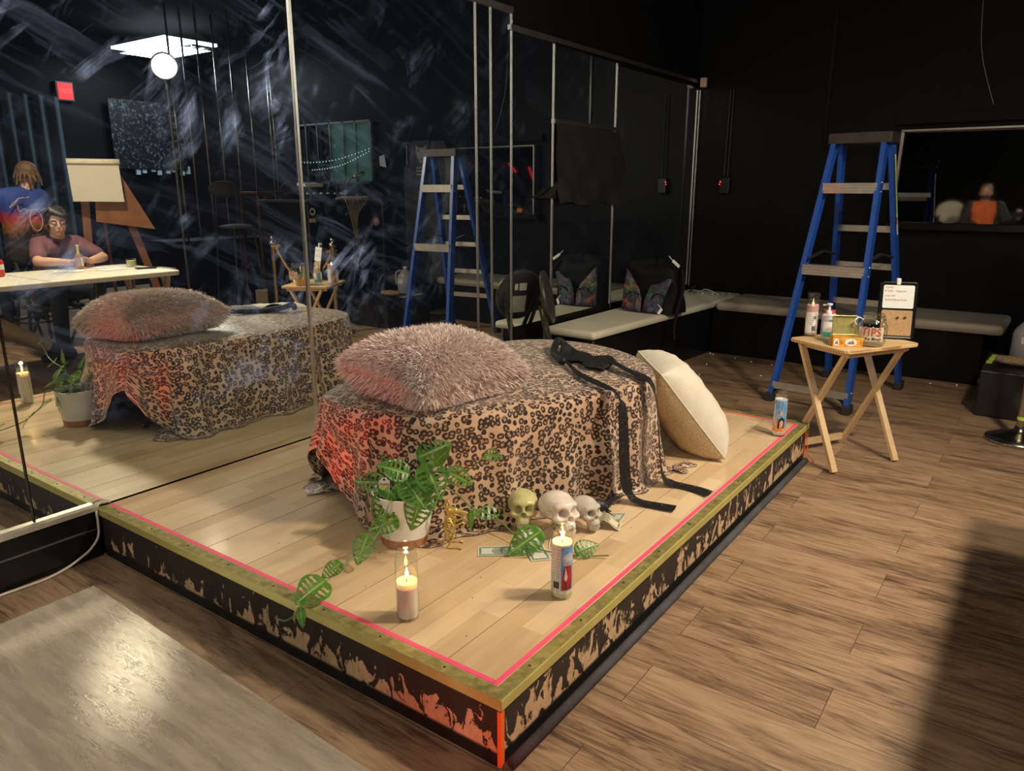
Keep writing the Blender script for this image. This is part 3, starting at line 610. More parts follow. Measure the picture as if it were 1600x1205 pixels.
# ---------------------------------------------------------------- potted plant
m_pot=pm('white_glazed_pot',(.80,.79,.75),.35,var=.03,bmp=.05); m_cork=pm('terracotta_brown_base',(.42,.19,.08),.6,var=.2,vscale=80); m_soil=pm('dark_potting_soil',(.035,.02,.014),.95,var=.6,vscale=120,bmp=1,bscale=150)
def leafmat():
    m,nt,b=newmat('glossy_green_leaf'); uv=N(nt,'ShaderNodeTexCoord').outputs['UV']; s=N(nt,'ShaderNodeSeparateXYZ'); lk(nt,uv,s.inputs[0])
    n=noise(nt,coord(nt),28,3); c=ramp(nt,n.outputs[0],[(.3,(.035,.13,.018)),(.7,(.11,.29,.045))]); vein=ramp(nt,s.outputs[1],[(.04,1),(.09,0)])
    lk(nt,mix(nt,vein,c,(.28,.44,.12)),b.inputs['Base Color']); b.inputs['Roughness'].default_value=.32; b.inputs['Transmission Weight'].default_value=0
    o=nt.nodes['Material Output']; t=N(nt,'ShaderNodeBsdfTranslucent'); t.inputs[0].default_value=(.30,.50,.08,1); mx=N(nt,'ShaderNodeMixShader'); mx.inputs[0].default_value=.25
    lk(nt,b.outputs[0],mx.inputs[1]); lk(nt,t.outputs[0],mx.inputs[2]); lk(nt,mx.outputs[0],o.inputs[0]); return m
m_leaf=leafmat(); m_stem=pm('green_stem',(.14,.24,.06),.45)
px,py=1.0547,.4543
pp=thing('potted_plant','trailing monstera plant in a white pot with a brown base, on the stage','plant',(px,py,HS))
PH=.172
obj('pot',MB().lathe([(.079,.030),(.083,.05),(.098,PH-.004),(.100,PH),(.0975,PH+.001),(.095,PH-.004),(.091,PH-.035),(.0001,PH-.036)],56,(px,py,HS),cap=False),m_pot,pp,smooth=True,flat_angle=50)
obj('pot_base',MB().lathe([(.0001,.0),(.072,.0),(.0765,.003),(.0795,.0305),(.078,.0305)],56,(px,py,HS),cap=False),m_cork,pp,smooth=True,flat_angle=50,label='terracotta brown base band')
a=R(60); fn=cylfn(px,py,HS,.0992,a); 
tabp=[(-.020,PH-.004),(-.016,PH+.014),(-.009,PH+.024),(.009,PH+.024),(.016,PH+.014),(.020,PH-.004)]
obj('hanging_tab',decal(tabp,fn),m_pot,pp,smooth=True,solid=.003); obj('tab_hole',decal([(.005*math.cos(t_),PH+.013+.005*math.sin(t_)) for t_ in np.linspace(0,2*PI,9)[:-1]],cylfn(px,py,HS,.1014,a)),m_ink,pp)
mb=MB(); mb.lathe([(.0001,PH-.024),(.05,PH-.026),(.0912,PH-.034)],40,(px,py,HS),cap=False)
for _ in range(160):
    a_=rng.random()*2*PI;r_=.086*math.sqrt(rng.random()); c_=(px+r_*math.cos(a_),py+r_*math.sin(a_),HS+PH-.026+rng.random()*.008); mb.ell(c_,(.005+.004*rng.random(),.003,.003),6,(rng.random()*3,rng.random()*3,rng.random()*3))
obj('soil',mb,m_soil,pp,kind='stuff')
tag=Vector((1.015,.41,HS+PH-.03)); rd=Vector((.81,.58,0)); ud=Vector((-.05,.05,1)).normalized()
tf=lambda u,v:tuple(tag+rd*u+ud*v+Vector((.0,-.0,0)))
tg=obj('plant_tag',decal([(-.017,0),(.017,0),(.017,.062),(.010,.066),(.006,.072),(-.006,.072),(-.010,.066),(-.017,.062)],tf),m_paper,pp,solid=.0008)
nf_=rd.cross(ud)*-.0  # faces the viewer side
fo=Vector((.58,-.81,0))*.0009
tf2=lambda u,v:tuple(Vector(tf(u,v))+fo)
for poly,m in [(rect(-.015,.015,.046,.054),m_flameprint),(rect(-.015,.015,.024,.044),m_green),(rect(-.015,.015,.004,.018),m_ink),([(.004*math.cos(t_),.065+.004*math.sin(t_)) for t_ in np.linspace(0,2*PI,9)[:-1]],m_blackink)]: obj('tag_print',decal(poly,tf2),m,tg)
def leaf(base,tip,wf=.72,nrm_hint=(0,0,1),curl=.25,holes=True,cup=.25):
    B=Vector(base);T=Vector(tip);ax=T-B;Ln=ax.length;ax.normalize();h=Vector(nrm_hint);h=(h-ax*h.dot(ax)).normalized();s=ax.cross(h)
    ns,nt_=36,10; nvn=6
    mb=MB(); W0=Ln*wf*.5
    for sd in(-1,1):
        def f(u,v,sd=sd):
            wdt=W0*(math.sin(PI*min(1,u**.62*1.0))**.75 if u<1 else 0)*(1.0-.15*u)
            back=-.12*Ln*max(0,(1-u*5))*v  # heart lobes
            x=u*Ln+back+ .10*Ln*v*(1-u)*.5
            y=sd*v*wdt
            zz=-curl*Ln*(u*u)*.6+cup*abs(y)*.6*(1)-.35*curl*Ln*v*v*.4+.012*Ln*math.sin(u*40)*v
            return B+ax*x+s*y+h*zz
        def skip(i,j):
            if not holes: return False
            u=(i+.5)/ns; v=(j+.5)/nt_
            ph=(u*nvn*1.15+.35*v)%1.0
            return .30<ph<.78 and .18<v<.80 and .10<u<.84
        mb.grid(f,ns,nt_,uvf=lambda u,v:(u,v),skip=skip)
    return mb
camd=lambda p:(Vector((2.6,-1.12,1.26))-Vector(p)).normalized()
LV={'a':([1.075,.372,.37],[1.035,.338,.265]),'b':([1.12,.355,.30],[1.075,.278,.29]),'c':([1.082,.268,.275],[1.100,.205,.215]),'d':([1.100,.145,.245],[1.090,.085,.225]),'e':([1.113,.075,.225],[1.135,-.035,.225]),
'f':([1.135,.440,.42],[1.205,.43,.335]),'g':([1.150,.455,.455],[1.235,.425,.375]),'h':([1.10,.42,.40],[1.215,.375,.365]),'i':([1.177,.467,.46],[1.225,.475,.52]),'j':([1.24,.449,.455],[1.325,.46,.435]),'k':([1.375,.455,.535],[1.425,.475,.535]),
'l':([1.176,.640,.27],[1.270,.735,.25]),'m':([1.445,.640,.245],[1.395,.535,.20]),'n':([1.56,.665,.20],[1.60,.735,.215]),'o':([1.205,.600,.265],[1.215,.585,.205]),'q':([1.082,.453,.37],[1.055,.385,.355]),'r':([1.165,.42,.375],[1.150,.375,.265]),'s':([1.125,-.020,.195],[1.150,-.035,.150]),
't':([1.02,.50,.38],[.94,.47,.44]),'u':([1.05,.52,.42],[.97,.58,.45]),'v':([1.08,.50,.45],[1.16,.56,.50]),'w':([1.00,.42,.37],[.93,.36,.385]),'x':([1.06,.47,.40],[1.00,.40,.44])}
for k_,(b0,t0) in LV.items():
    hint=camd(b0)+Vector((0,0,.5)); 
    wf={'a':.75,'f':.8,'g':.85,'h':.75,'l':.85,'m':.75,'e':.85,'o':.35,'s':.5,'i':.6}.get(k_,.78)
    obj('leaf',leaf(b0,t0,wf,hint,.2,holes=k_ not in 'qosi'),m_leaf,pp,smooth=True)
vin=[[(1.07,.43,.33),(1.090,.370,.358),(1.105,.335,.350),(1.10,.315,.30),(1.10,.27,.262),(1.094,.224,.24),(1.092,.165,.228),(1.103,.09,.215),(1.115,.040,.205),(1.125,-.004,.200),(1.127,-.022,.185),(1.095,-.045,.158),(1.075,-.06,.165)],
[(1.09,.46,.33),(1.128,.47,.365),(1.165,.505,.372),(1.185,.56,.33),(1.208,.605,.275),(1.26,.66,.235),(1.353,.637,.208),(1.433,.626,.194),(1.505,.642,.190),(1.569,.667,.189),(1.62,.706,.189),(1.645,.712,.195)],
[(1.07,.46,.33),(1.12,.454,.40),(1.18,.45,.44),(1.24,.445,.455),(1.313,.453,.475),(1.354,.458,.51),(1.375,.455,.535)],
[(1.05,.46,.33),(1.045,.49,.38),(1.06,.51,.43),(1.08,.50,.45)],[(1.04,.44,.33),(1.02,.45,.37),(1.00,.42,.37)]]
for v_ in vin: obj('vine',MB().tube(smoothpts(v_,6),.0023,7),m_stem,pp,smooth=True)
for a_,b_ in [((1.10,.30,.285),LV['b'][0]),((1.24,.65,.245),LV['o'][0]),((1.12,.45,.40),LV['f'][0]),((1.14,.452,.42),LV['g'][0]),((1.18,.45,.44),LV['i'][0]),((1.07,.45,.36),LV['h'][0]),((1.045,.49,.38),LV['t'][0]),((1.06,.51,.43),LV['u'][0]),((1.07,.43,.34),LV['a'][0]),((1.12,.47,.36),LV['r'][0]),((1.40,.632,.2),LV['m'][0])]:
    m_=[(a_[i]+b_[i])/2 for i in range(3)]; m_[2]+=.012; obj('leaf_stalk',MB().tube([a_,m_,b_],.0017,6),m_stem,pp,smooth=True)
# ---------------------------------------------------------------- skulls
def bonemat(name,c,rough): return pm(name,c,rough,var=.10,vscale=30,bmp=.15,bscale=70,sub=.1)
def skull(x,y,face,size,mat,label,teeth=m_paper,tilt=0,temple=.10):
    NU,NV=150,110; th=np.linspace(.0001,PI-.0001,NV+1)[:,None]; ph=np.linspace(0,2*PI,NU+1)[None,:-1]
    D=np.stack([np.sin(th)*np.cos(ph),np.sin(th)*np.sin(ph),np.cos(th)*np.ones_like(ph)],-1)
    def ray(c,r):
        c=np.array(c);r=np.array(r); d=D/r; o=-c/r; a=(d*d).sum(-1); b=(d*o).sum(-1); cc=(o*o).sum()-1; disc=b*b-a*cc
        return np.where(disc>0,(-b+np.sqrt(np.maximum(disc,0)))/a,0).clip(0)
    shapes=[ray((0,.22,.20),(.72,.86,.62)),ray((0,-.32,-.10),(.56,.50,.50)),ray((0,-.46,-.58),(.36,.36,.32)),ray((.43,-.40,-.20),(.21,.27,.17)),ray((-.43,-.40,-.20),(.21,.27,.17)),ray((0,-.46,.26),(.54,.30,.24)),ray((0,-.44,-.80),(.32,.36,.18))]
    p=14; r=sum(np.maximum(s,.02)**p for s in shapes)**(1/p)
    def dent(d,rad,dep,sx=1,sz=1):
        nonlocal r
        d=np.array(d,float);d/=np.linalg.norm(d); e1=np.cross(d,[0,0,1.]);e1/=np.linalg.norm(e1); e2=np.cross(e1,d)
        q=np.sqrt(((D@e1)/sx)**2+((D@e2)/sz)**2); k_=np.where((D@d)>0,1/(1+np.exp((q-rad)/(.014))),0); r=r-r*dep*k_
    dent((.34,-.86,.03),.235,.78,1.05,1.0); dent((-.34,-.86,.03),.235,.78,1.05,1.0); dent((.05,-.90,-.30),.068,.62,.9,1.6); dent((-.05,-.90,-.30),.068,.62,.9,1.6)
    dent((.86,-.28,-.02),.22,temple,1,1.2); dent((-.86,-.28,-.02),.22,temple,1,1.2); dent((.72,-.45,-.50),.20,.22,1,1.3); dent((-.72,-.45,-.50),.20,.22,1,1.3); dent((0,-.72,-.69),.035,.07,9,1)
    V=D*r[...,None]; NR=NV+1
    vs=V.reshape(-1,3)*size*.5; fs=[(i*NU+k_,(i+1)*NU+k_,(i+1)*NU+(k_+1)%NU,i*NU+(k_+1)%NU) for i in range(NV) for k_ in range(NU)]
    zmin=vs[:,2].min(); ang=math.atan2(face[1],face[0])+PI/2
    t=thing('skull',label,'skull',(x,y,HS),0,'skulls in a row')
    Mx=Matrix.Translation((x,y,HS-zmin+.0005))@Matrix.Rotation(ang,4,'Z')@Matrix.Rotation(tilt,4,'X')
    mb=MB(); mb.add([Mx@Vector(v_) for v_ in vs],fs); obj('bone',mb,mat,t,smooth=True)
    mb=MB()
    for row,zc in((1,-.60),(-1,-.75)):
        for i in range(-4,5):
            a_=i*.155; rr=.335; c_=Vector((rr*math.sin(a_)*1.05,-.46-rr*math.cos(a_)*1.05+.005,zc))*size*.5
            mb.ell(Mx@c_,tuple(np.array((.030,.026,.066))*size*.5*1.05),8,(Mx.to_3x3()@Matrix.Rotation(a_,3,'Z')))
    obj('teeth',mb,teeth,t,smooth=True)
    return t
skull(1.305,.748,(.60,-.80),.140,bonemat('olive_ivory_bone',(.52,.49,.23),.32),'olive-ivory skull, leftmost of the three in the row',bonemat('ivory_teeth',(.55,.50,.33),.4),-.20)
skull(1.428,.778,(.95,-.42),.156,bonemat('pearly_white_bone',(.74,.66,.58),.22),'glossy pearly white skull in the middle of the row',bonemat('cream_teeth',(.62,.55,.45),.4),-.20,.24)
skull(1.480,.862,(.97,-.30),.120,bonemat('chalky_grey_bone',(.52,.47,.40),.7),'smaller chalky grey skull, rightmost of the row beside the black rat',bonemat('dull_teeth',(.45,.39,.32),.5),-.16,.12)
# ---------------------------------------------------------------- rats
m_blackrat=pm('matte_black_plastic',(.018,.018,.02),.45,bmp=.5,bscale=120)
def toworld(o,ang,s=1): 
    Mx=Matrix.Translation(o)@Matrix.Rotation(ang,4,'Z')@Matrix.Scale(s,4); return lambda p:Mx@Vector(p)
f=toworld((1.462,.972,HS),R(42),1.0)   # faces local +x
mb=MB()
def CH(pts,rs): mb.chain([f(p) for p in pts],rs)
CH([(-.045,0,.030),(-.020,0,.036),(.010,0,.034),(.030,0,.040),(.046,0,.058)],[.022,.025,.021,.016,.013])
CH([(.046,0,.058),(.062,0,.066),(.080,0,.066)],[.014,.012,.005])
for s_ in(-1,1):
    CH([(-.040,s_*.018,.026),(-.022,s_*.024,.012),(-.034,s_*.026,.005),(-.012,s_*.027,.004)],[.013,.008,.0045,.0035]); CH([(.026,s_*.012,.034),(.030,s_*.016,.014),(.050,s_*.017,.004)],[.009,.005,.003])
    mb.ell(f((.050,s_*.013,.079)),(.008,.004,.009),8)
CH([(-.062,0,.020),(-.085,.006,.008),(-.115,.02,.005),(-.14,.01,.005)],[.007,.005,.004,.002])
rt=obj('toy_rat',mb,m_blackrat,smooth=True,remesh=.0022,label='black toy rat beside the smallest skull at the foot of the fabric',cat='toy rat')
m_gold=pm('gold_paint',(.62,.47,.14),.35,.6,var=.2,vscale=70)
gr=thing('rat_skeleton','gold rat skeleton figurine standing upright beside the white plant pot','figurine',(1.190,.500,HS)); f=toworld((1.190,.500,HS),R(32),1.12)
mb=MB(); CH([(0,0,.028),(-.006,0,.05),(-.002,0,.08),(.010,0,.098)],[.0045,.004,.004,.0045]); 
for s_ in(-1,1):
    CH([(0,s_*.012,.030),(.020,s_*.016,.036),(.008,s_*.018,.012),(.002,s_*.019,.003),(.034,s_*.020,.002)],[.005,.0045,.003,.003,.0025]); CH([(.008,s_*.012,.086),(.022,s_*.018,.066),(.046,s_*.014,.078),(.052,s_*.014,.072)],[.0035,.003,.0026,.002])
    for k_ in range(3): CH([(.030,s_*.020,.003),(.042,s_*(.014+.006*k_),.002)],[.0022,.0015])
CH([(0,0,.028),(-.02,0,.008),(-.035,.01,.003),(-.02,.03,.003),(.01,.04,.003)],[.004,.003,.003,.0025,.0015])
CH([(0,.012,.030),(0,-.012,.030)],[.007,.007])
obj('limbs_and_spine',mb,m_gold,gr,smooth=True)
mb=MB()
for i in range(7):
    zz=.046+i*.0068; rr=.015+.004*math.sin(i/6*PI); mb.tube([f((rr*.85*math.cos(a_)+.008,rr*math.sin(a_),zz-.006*math.cos(a_))) for a_ in np.linspace(0,2*PI,17)[:-1]],.0014,5,closed=True)
obj('ribcage',mb,m_gold,gr,smooth=True)
mb=MB(); mb.caps(f((.008,0,.108)),f((.024,0,.106)),.013,.010); mb.caps(f((.024,0,.106)),f((.056,0,.100)),.0095,.0035); mb.caps(f((.018,0,.097)),f((.050,0,.089)),.005,.003)
for s_ in(-1,1): mb.ell(f((.0,s_*.012,.124)),(.010,.004,.011),10)
obj('skull',mb,m_gold,gr,smooth=True)
# ---------------------------------------------------------------- banknotes
def billmat(name,base,ink):
    m,nt,b=newmat(name); uv=N(nt,'ShaderNodeTexCoord').outputs['UV']; s=N(nt,'ShaderNodeSeparateXYZ'); lk(nt,uv,s.inputs[0])
    au=math_(nt,'ABSOLUTE',math_(nt,'SUBTRACT',s.outputs[0],.5)); av=math_(nt,'ABSOLUTE',math_(nt,'SUBTRACT',s.outputs[1],.5))
    e=math_(nt,'MINIMUM',math_(nt,'MULTIPLY',math_(nt,'SUBTRACT',.5,au),2.35),math_(nt,'SUBTRACT',.5,av))
    border=ramp(nt,e,[(.055,0),(.07,1),(.17,1),(.19,0)]); n=noise(nt,uv,34,5,.7)
    d=math_(nt,'SQRT',math_(nt,'ADD',math_(nt,'POWER',math_(nt,'MULTIPLY',au,2.5),2),math_(nt,'POWER',math_(nt,'MULTIPLY',av,1.25),2)))
    oval=ramp(nt,d,[(.40,1),(.43,0)]); ring=ramp(nt,d,[(.43,0),(.45,1),(.50,1),(.52,0)])
    inkm=math_(nt,'MULTIPLY',math_(nt,'MAXIMUM',math_(nt,'MAXIMUM',border,math_(nt,'MULTIPLY',oval,.8)),ring),ramp(nt,n.outputs[0],[(.36,.25),(.5,1)]))
    faint=math_(nt,'MULTIPLY',ramp(nt,noise(nt,uv,60,3,.7).outputs[0],[(.5,0),(.6,.35)]),ramp(nt,e,[(.19,0),(.2,1)]))
    lk(nt,mix(nt,math_(nt,'MAXIMUM',inkm,faint),base,ink),b.inputs['Base Color']); b.inputs['Roughness'].default_value=.7; return m
m_bill=billmat('green_banknote',(.66,.66,.54),(.08,.16,.12)); m_bill2=billmat('yellowish_banknote',(.68,.62,.42),(.14,.13,.08))
def bill(cx,cy,ang,prof,mat,label,n1='1',tw=0,Lb=.145,Wb=.062,idx=0):
    d=Vector((math.cos(ang),math.sin(ang),0)); s=Vector((-d.y,d.x,0))
    def f(u,v,dz=0):
        k_=u*(len(prof)-1);i=int(min(k_,len(prof)-2));t_=k_-i; px_=prof[i][0]*(1-t_)+prof[i+1][0]*t_; pz=prof[i][1]*(1-t_)+prof[i+1][1]*t_
        return Vector((cx,cy,HS+.002+dz))+d*(px_*Lb)+s*((v-.5)*Wb+tw*u)+Vector((0,0,pz*Lb+.0))
    t=obj('banknote',MB().grid(lambda u,v:f(u,v),28,8),mat,smooth=True,label=label,cat='banknote',group='banknotes by the skulls')
    for u0,v0,sz in [(.075,.80,.013),(.925,.80,.013),(.075,.2,.013),(.925,.2,.013)]:
        obj('numeral',textmb(n1,sz,lambda a_,b_:tuple(f(u0+a_/Lb,v0+b_/Wb,.0007))),m_paper,t)
flat=[(-.5,0),(-.25,.005),(0,.004),(.25,.012),(.5,.004)]
bill(1.352,.565,R(38),flat,m_bill,'green one-dollar note lying flat left of the lit picture candle')
wave=[(-.5,.25),(-.38,.20),(-.22,.10),(-.1,.02),(.1,.01),(.3,.03),(.45,.0)]
bill(1.432,.625,R(-44),wave,m_bill,'green one-dollar note curling up against the teeth of the leftmost skull',tw=.01)
bill(1.452,.745,R(-62),[(-.5,.02),(-.2,.0),(.1,.02),(.5,.0)],m_bill2,'dollar note mostly hidden behind the lit picture candle')
tent=[(-.34,.0),(-.22,.12),(-.10,.20),(0,.22),(.10,.18),(.22,.08),(.36,.0)]
bill(1.522,.912,R(20),tent,m_bill2,'yellowish folded banknote standing like a tent in front of the smallest skull','10')
bill(1.505,.972,R(12),[(-.35,0),(0,.02),(.35,.10)],m_bill,'green banknote peeking out behind the tent-folded note')
bill(1.335,.935,R(65),[(-.4,.0),(0,.10),(.3,.28)],m_bill2,'pale banknote tucked between the olive and the white skull')
# specks of dirt on the deck
for i,(x,y) in enumerate([(1.40,.40),(1.17,.17),(1.45,.30),(.95,.25),(1.55,.15),(.60,.12),(.75,.20),(1.62,1.9),(1.60,.95),(.40,.20),(1.27,.25)]):
    obj('dirt_speck',MB().ell((x,y,HS+.0015),(.0022,.0014,.001),6),m_blackink,label='tiny dark speck on the maple deck',cat='speck',group='dirt specks on the deck')
# ---------------------------------------------------------------- step ladder
m_blue=pm('blue_fibreglass',(.012,.07,.36),.35,var=.1,vscale=20); m_silver=pm('silver_rivet',(.75,.75,.75),.25,1); m_cap=pm('worn_black_ladder_cap',(.022,.02,.019),.5,var=.4,vscale=18)
m_yellowgreen=pm('yellow_green_sticker',(.62,.80,.10),.5)
la=thing('step_ladder','tall blue fibreglass step ladder with aluminium steps, standing open on the floor','ladder',(1.6,3.8,0))
Fl=Vector((1.289,3.432,.0));Fr=Vector((1.764,3.387,.0));Bl=Vector((1.424,4.28,.0));Br=Vector((1.91,4.2,.0))
Tl=Vector((1.445,3.745,1.545));Tr=Vector((1.740,3.720,1.545));TBl=Vector((1.462,3.835,1.535));TBr=Vector((1.757,3.81,1.535))
def lrp(a,b,z): return a+(b-a)*((z-a.z)/(b.z-a.z))
right=(Tr-Tl).normalized()
def channel(a,b,wd,dp,sgn):
    mb=MB(); d=(b-a).normalized(); back=d.cross(right).normalized()
    mb.bar(a,b,.004,dp,up=d.cross(back)); 
    return mb
def rail(a,b,side,depthdir):
    # C channel: web on the outside, two flanges
    mb=MB(); d=(b-a).normalized(); x=(right*side); y=d.cross(x).normalized(); x=y.cross(d).normalized()*1
    if x.dot(right*side)<0:x=-x
    def slab(cx,cy,wx,wy):
        o=x*cx+y*cy; vs=[p+o+x*(i*wx/2)+y*(j*wy/2) for p in(a,b) for i in(-1,1) for j in(-1,1)]
        mb.add(vs,[(0,1,3,2),(4,6,7,5),(0,4,5,1),(2,3,7,6),(0,2,6,4),(1,5,7,3)])
    slab(0,0,.004,.062); slab(-.013,.029,.026,.004); slab(-.013,-.029,.026,.004); return mb
for a_,b_,s_ in[(Fl,Tl,-1),(Fr,Tr,1),(Bl,TBl,-1),(Br,TBr,1)]:
    a2=a_.copy(); a2=lrp(a_,b_,.04); r_=obj('rail',rail(a2,b_,s_,0),m_blue,la)
    obj('rubber_foot',MB().box(lrp(a_,b_,.028)-right*s_*.010,(.048,.076,.055),(0,0,-.08)),m_rubber,r_,bevel=.006)
    for z_ in (.12,.78,.83,1.25,1.30): 
        if a_ in(Fl,Fr): obj('rivet',MB().ell(lrp(a_,b_,z_)+right*s_*.004+Vector((0,-.014 if z_>.5 else 0,0)),(.006,.007,.007),8),m_silver,r_,smooth=True)
for z_ in(.80,1.27):
    A=lrp(Fl,Tl,z_);B_=lrp(Fr,Tr,z_); c_=(A+B_)/2+Vector((0,.0,0)); wd=(B_-A).length-.03
    mb=MB()
    for k_ in range(4): mb.box((0,-.033,-.024+.0155*k_),(wd,.006,.011))
    mb.box((0,0,.026),(wd,.076,.005)); mb.box((0,-.030,0),(wd,.004,.052)); mb.xf(Matrix.Translation(c_)@Matrix.Rotation(math.atan2(right.y,right.x),4,'Z')); obj('step',mb,m_alu,la)
A=lrp(Fl,Tl,.105);B_=lrp(Fr,Tr,.105); obj('step',MB().bar(A+Vector((0,-.03,0))+right*.01,B_+Vector((0,-.03,0))-right*.01,.042,.008,up=(0,1,0)),m_alu,la,label='lowest aluminium brace between the front feet')
for A,B_,s_ in[(Fl,Tl,1),(Fr,Tr,-1)]:
    p=lrp(A,B_,.105); pts=[p+right*s_*.012+Vector((0,-.02,-.02)),p+right*s_*.085+Vector((0,-.02,-.02)),p+right*s_*.05+Vector((0,-.02,-.04)),p+right*s_*.022+Vector((0,-.02,-.08))]
    mb=MB(); mb.add(pts+[q_+Vector((0,.01,0)) for q_ in pts],[(0,1,2,3),(7,6,5,4),(0,4,5,1),(1,5,6,2),(2,6,7,3),(3,7,4,0)]); obj('gusset',mb,m_rubber,la)
for z_ in(.34,.56,.80,1.03,1.28):
    A=lrp(Bl,TBl,z_);B_=lrp(Br,TBr,z_); obj('rear_rung',MB().bar(A+right*.004,B_-right*.004,.038,.008,up=(0,1,0)),m_alu,la)
ang=math.atan2(right.y,right.x); cc=(Tl+Tr+TBl+TBr)/4
capm=Matrix.Translation((cc.x,cc.y,1.555))@Matrix.Rotation(ang,4,'Z')
mb=MB().box((0,0,.012),(.345,.165,.024)); mb.box((0,-.078,-.010),(.345,.010,.052)).box((0,.078,-.010),(.345,.010,.052)).box((.168,0,-.010),(.010,.165,.052)).box((-.168,0,-.010),(.010,.165,.052)); mb.box((0,-.03,.026),(.20,.02,.006)).box((0,.035,.026),(.24,.015,.006)); mb.xf(capm); obj('top_cap',mb,m_cap,la,bevel=.004)
for s_,(F_,T_,B0,TB) in((-1,(Fl,Tl,Bl,TBl)),(1,(Fr,Tr,Br,TBr))):
    p=lrp(F_,T_,.86);q_=lrp(B0,TB,.86); mid=(p+q_)/2+Vector((0,0,.035)); mb=MB(); mb.bar(p-right*s_*.02,mid-right*s_*.02,.006,.028,up=tuple(right)); mb.bar(mid-right*s_*.026,q_-right*s_*.02,.006,.028,up=tuple(right)); obj('spreader',mb,m_rubber,la)
def rrfn(off): 
    d=(TBr-Br).normalized(); o=right*.0045
    return lambda u,v:tuple(lrp(Br,TBr,v)+o+Vector((0,u,0)))
obj('warning_sticker',decal(rect(-.022,.022,1.10,1.46),rrfn(0)),m_yellowgreen,la); obj('warning_sticker',decal(rect(-.022,.022,1.0,1.09),rrfn(0)),m_paper,la); obj('warning_sticker',decal(rect(-.022,.022,1.06,1.09),lambda u,v:tuple(Vector(rrfn(0)(u,v))+right*.001)),m_flameprint,la)
obj('sticker_lettering',textmb('CAUTION  WATCH YOUR STEP',.024,lambda u,v:tuple(Vector(rrfn(0)(-v,1.28-u*.9))+right*.0012)),m_blackink,la)
fl=lambda u,v:tuple(lrp(Br,TBr,v)+Vector((u,-.033,0)))
# ---------------------------------------------------------------- folding tray table
m_pine,nt,b=newmat('varnished_pine'); v=coord(nt,'Object',(1,1,1),(0,0,R(-59))); wv=N(nt,'ShaderNodeTexWave'); wv.wave_type='RINGS'; wv.inputs['Scale'].default_value=9; wv.inputs['Distortion'].default_value=3.5; wv.inputs['Detail'].default_value=2
sm_=N(nt,'ShaderNodeMapping'); sm_.inputs[3].default_value=(.9,3.6,1.5); lk(nt,v,sm_.inputs[0]); lk(nt,sm_.outputs[0],wv.inputs['Vector'])
lk(nt,ramp(nt,wv.outputs['Fac'],[(.2,(.40,.22,.08)),(.5,(.62,.42,.20)),(.9,(.70,.50,.27))]),b.inputs['Base Color']); b.inputs['Roughness'].default_value=.4
m_pineleg=pm('plain_pine',(.66,.46,.24),.4,var=.10,vscale=14)
tc=Vector((1.896,2.600,0)); la_=math.atan2(.392,.233); Ld=Vector((math.cos(la_),math.sin(la_),0)); Nd=Vector((Ld.y,-Ld.x,0)); TZ=.580
tt=thing('tray_table','folding pine tray table with crossed legs beside the far stage corner','table',(tc.x,tc.y,0)); tM=Matrix.Translation(tc)@Matrix.Rotation(la_,4,'Z')
def TW(l,n,z): return tc+Ld*l+Nd*n+Vector((0,0,z))
rr_=.03; poly=[]
for cx_,cy_,a0 in((.228-rr_,.177-rr_,0),(-.228+rr_,.177-rr_,90),(-.228+rr_,-.177+rr_,180),(.228-rr_,-.177+rr_,270)):
    for k_ in range(5): a_=R(a0+22.5*k_); poly.append((cx_+rr_*math.cos(a_),cy_+rr_*math.sin(a_)))
obj('tabletop',MB().prism(poly,TZ-.016,TZ,lambda x,y,z:TW(x,-y,z)),m_pine,tt,bevel=.003)
for l_ in(-.185,.185):
    obj('rail',MB().bar(TW(l_*.96,-.15,TZ-.026),TW(l_*.96,.15,TZ-.026),.020,.020),m_pineleg,tt)
for l_ in(-.195,.195):
    s_=1 if l_>0 else -1
    obj('leg',MB().bar(TW(l_,-.120,TZ-.020),TW(l_,.150,.006),.016,.032,up=tuple(Ld)),m_pineleg,tt)
    obj('leg',MB().bar(TW(l_-s_*.020,.130,TZ-.020),TW(l_-s_*.020,-.160,.006),.016,.032,up=tuple(Ld)),m_pineleg,tt)
    obj('bolt',MB().lathe([(.0001,0),(.005,0),(.005,.004),(.0001,.004)],10,TW(l_+s_*.009,.012,.285),tuple(Ld*s_)),m_silver,tt)
obj('stretcher',MB().bar(TW(-.165,-.148,.045),TW(.165,-.148,.045),.014,.032),m_pineleg,tt)
obj('stretcher',MB().bar(TW(-.18,.135,TZ-.032),TW(.18,.135,TZ-.032),.016,.020),m_pineleg,tt)
def aim(x,y): return math.atan2(CAM.y-y,CAM.x-x)
candle(1.700,2.600,TZ,'tall pink and clear glass candle burning at the left end of the tray table',.72,False,'table')
for o in [o for o in bpy.data.objects if o.get('label','').startswith('tall pink and clear')]: ctab=o
obj('flame',MB().lathe([(.0003,0),(.0030,.004),(.0046,.010),(.0036,.018),(.0002,.028)],16,(1.701,2.600,TZ+.135)),m_flame,ctab,smooth=True)
m_clearplastic=glassmat('clear_plastic',(.88,.92,.95),.10); m_whiteplastic=pm('white_plastic',(.82,.82,.80),.4,var=.03); m_redcap=pm('red_plastic',(.62,.10,.10),.4)
x,y=1.788,2.545; t=thing('pump_bottle','clear hand sanitiser bottle with white pump and teal label, behind the open tin','bottle',(x,y,TZ)); a0=aim(x,y)
obj('bottle',MB().lathe([(.0001,.002),(.026,.002),(.028,.006),(.028,.095),(.022,.108),(.011,.114),(.011,.122)],28,(x,y,TZ),cap=False),m_clearplastic,t,smooth=True)
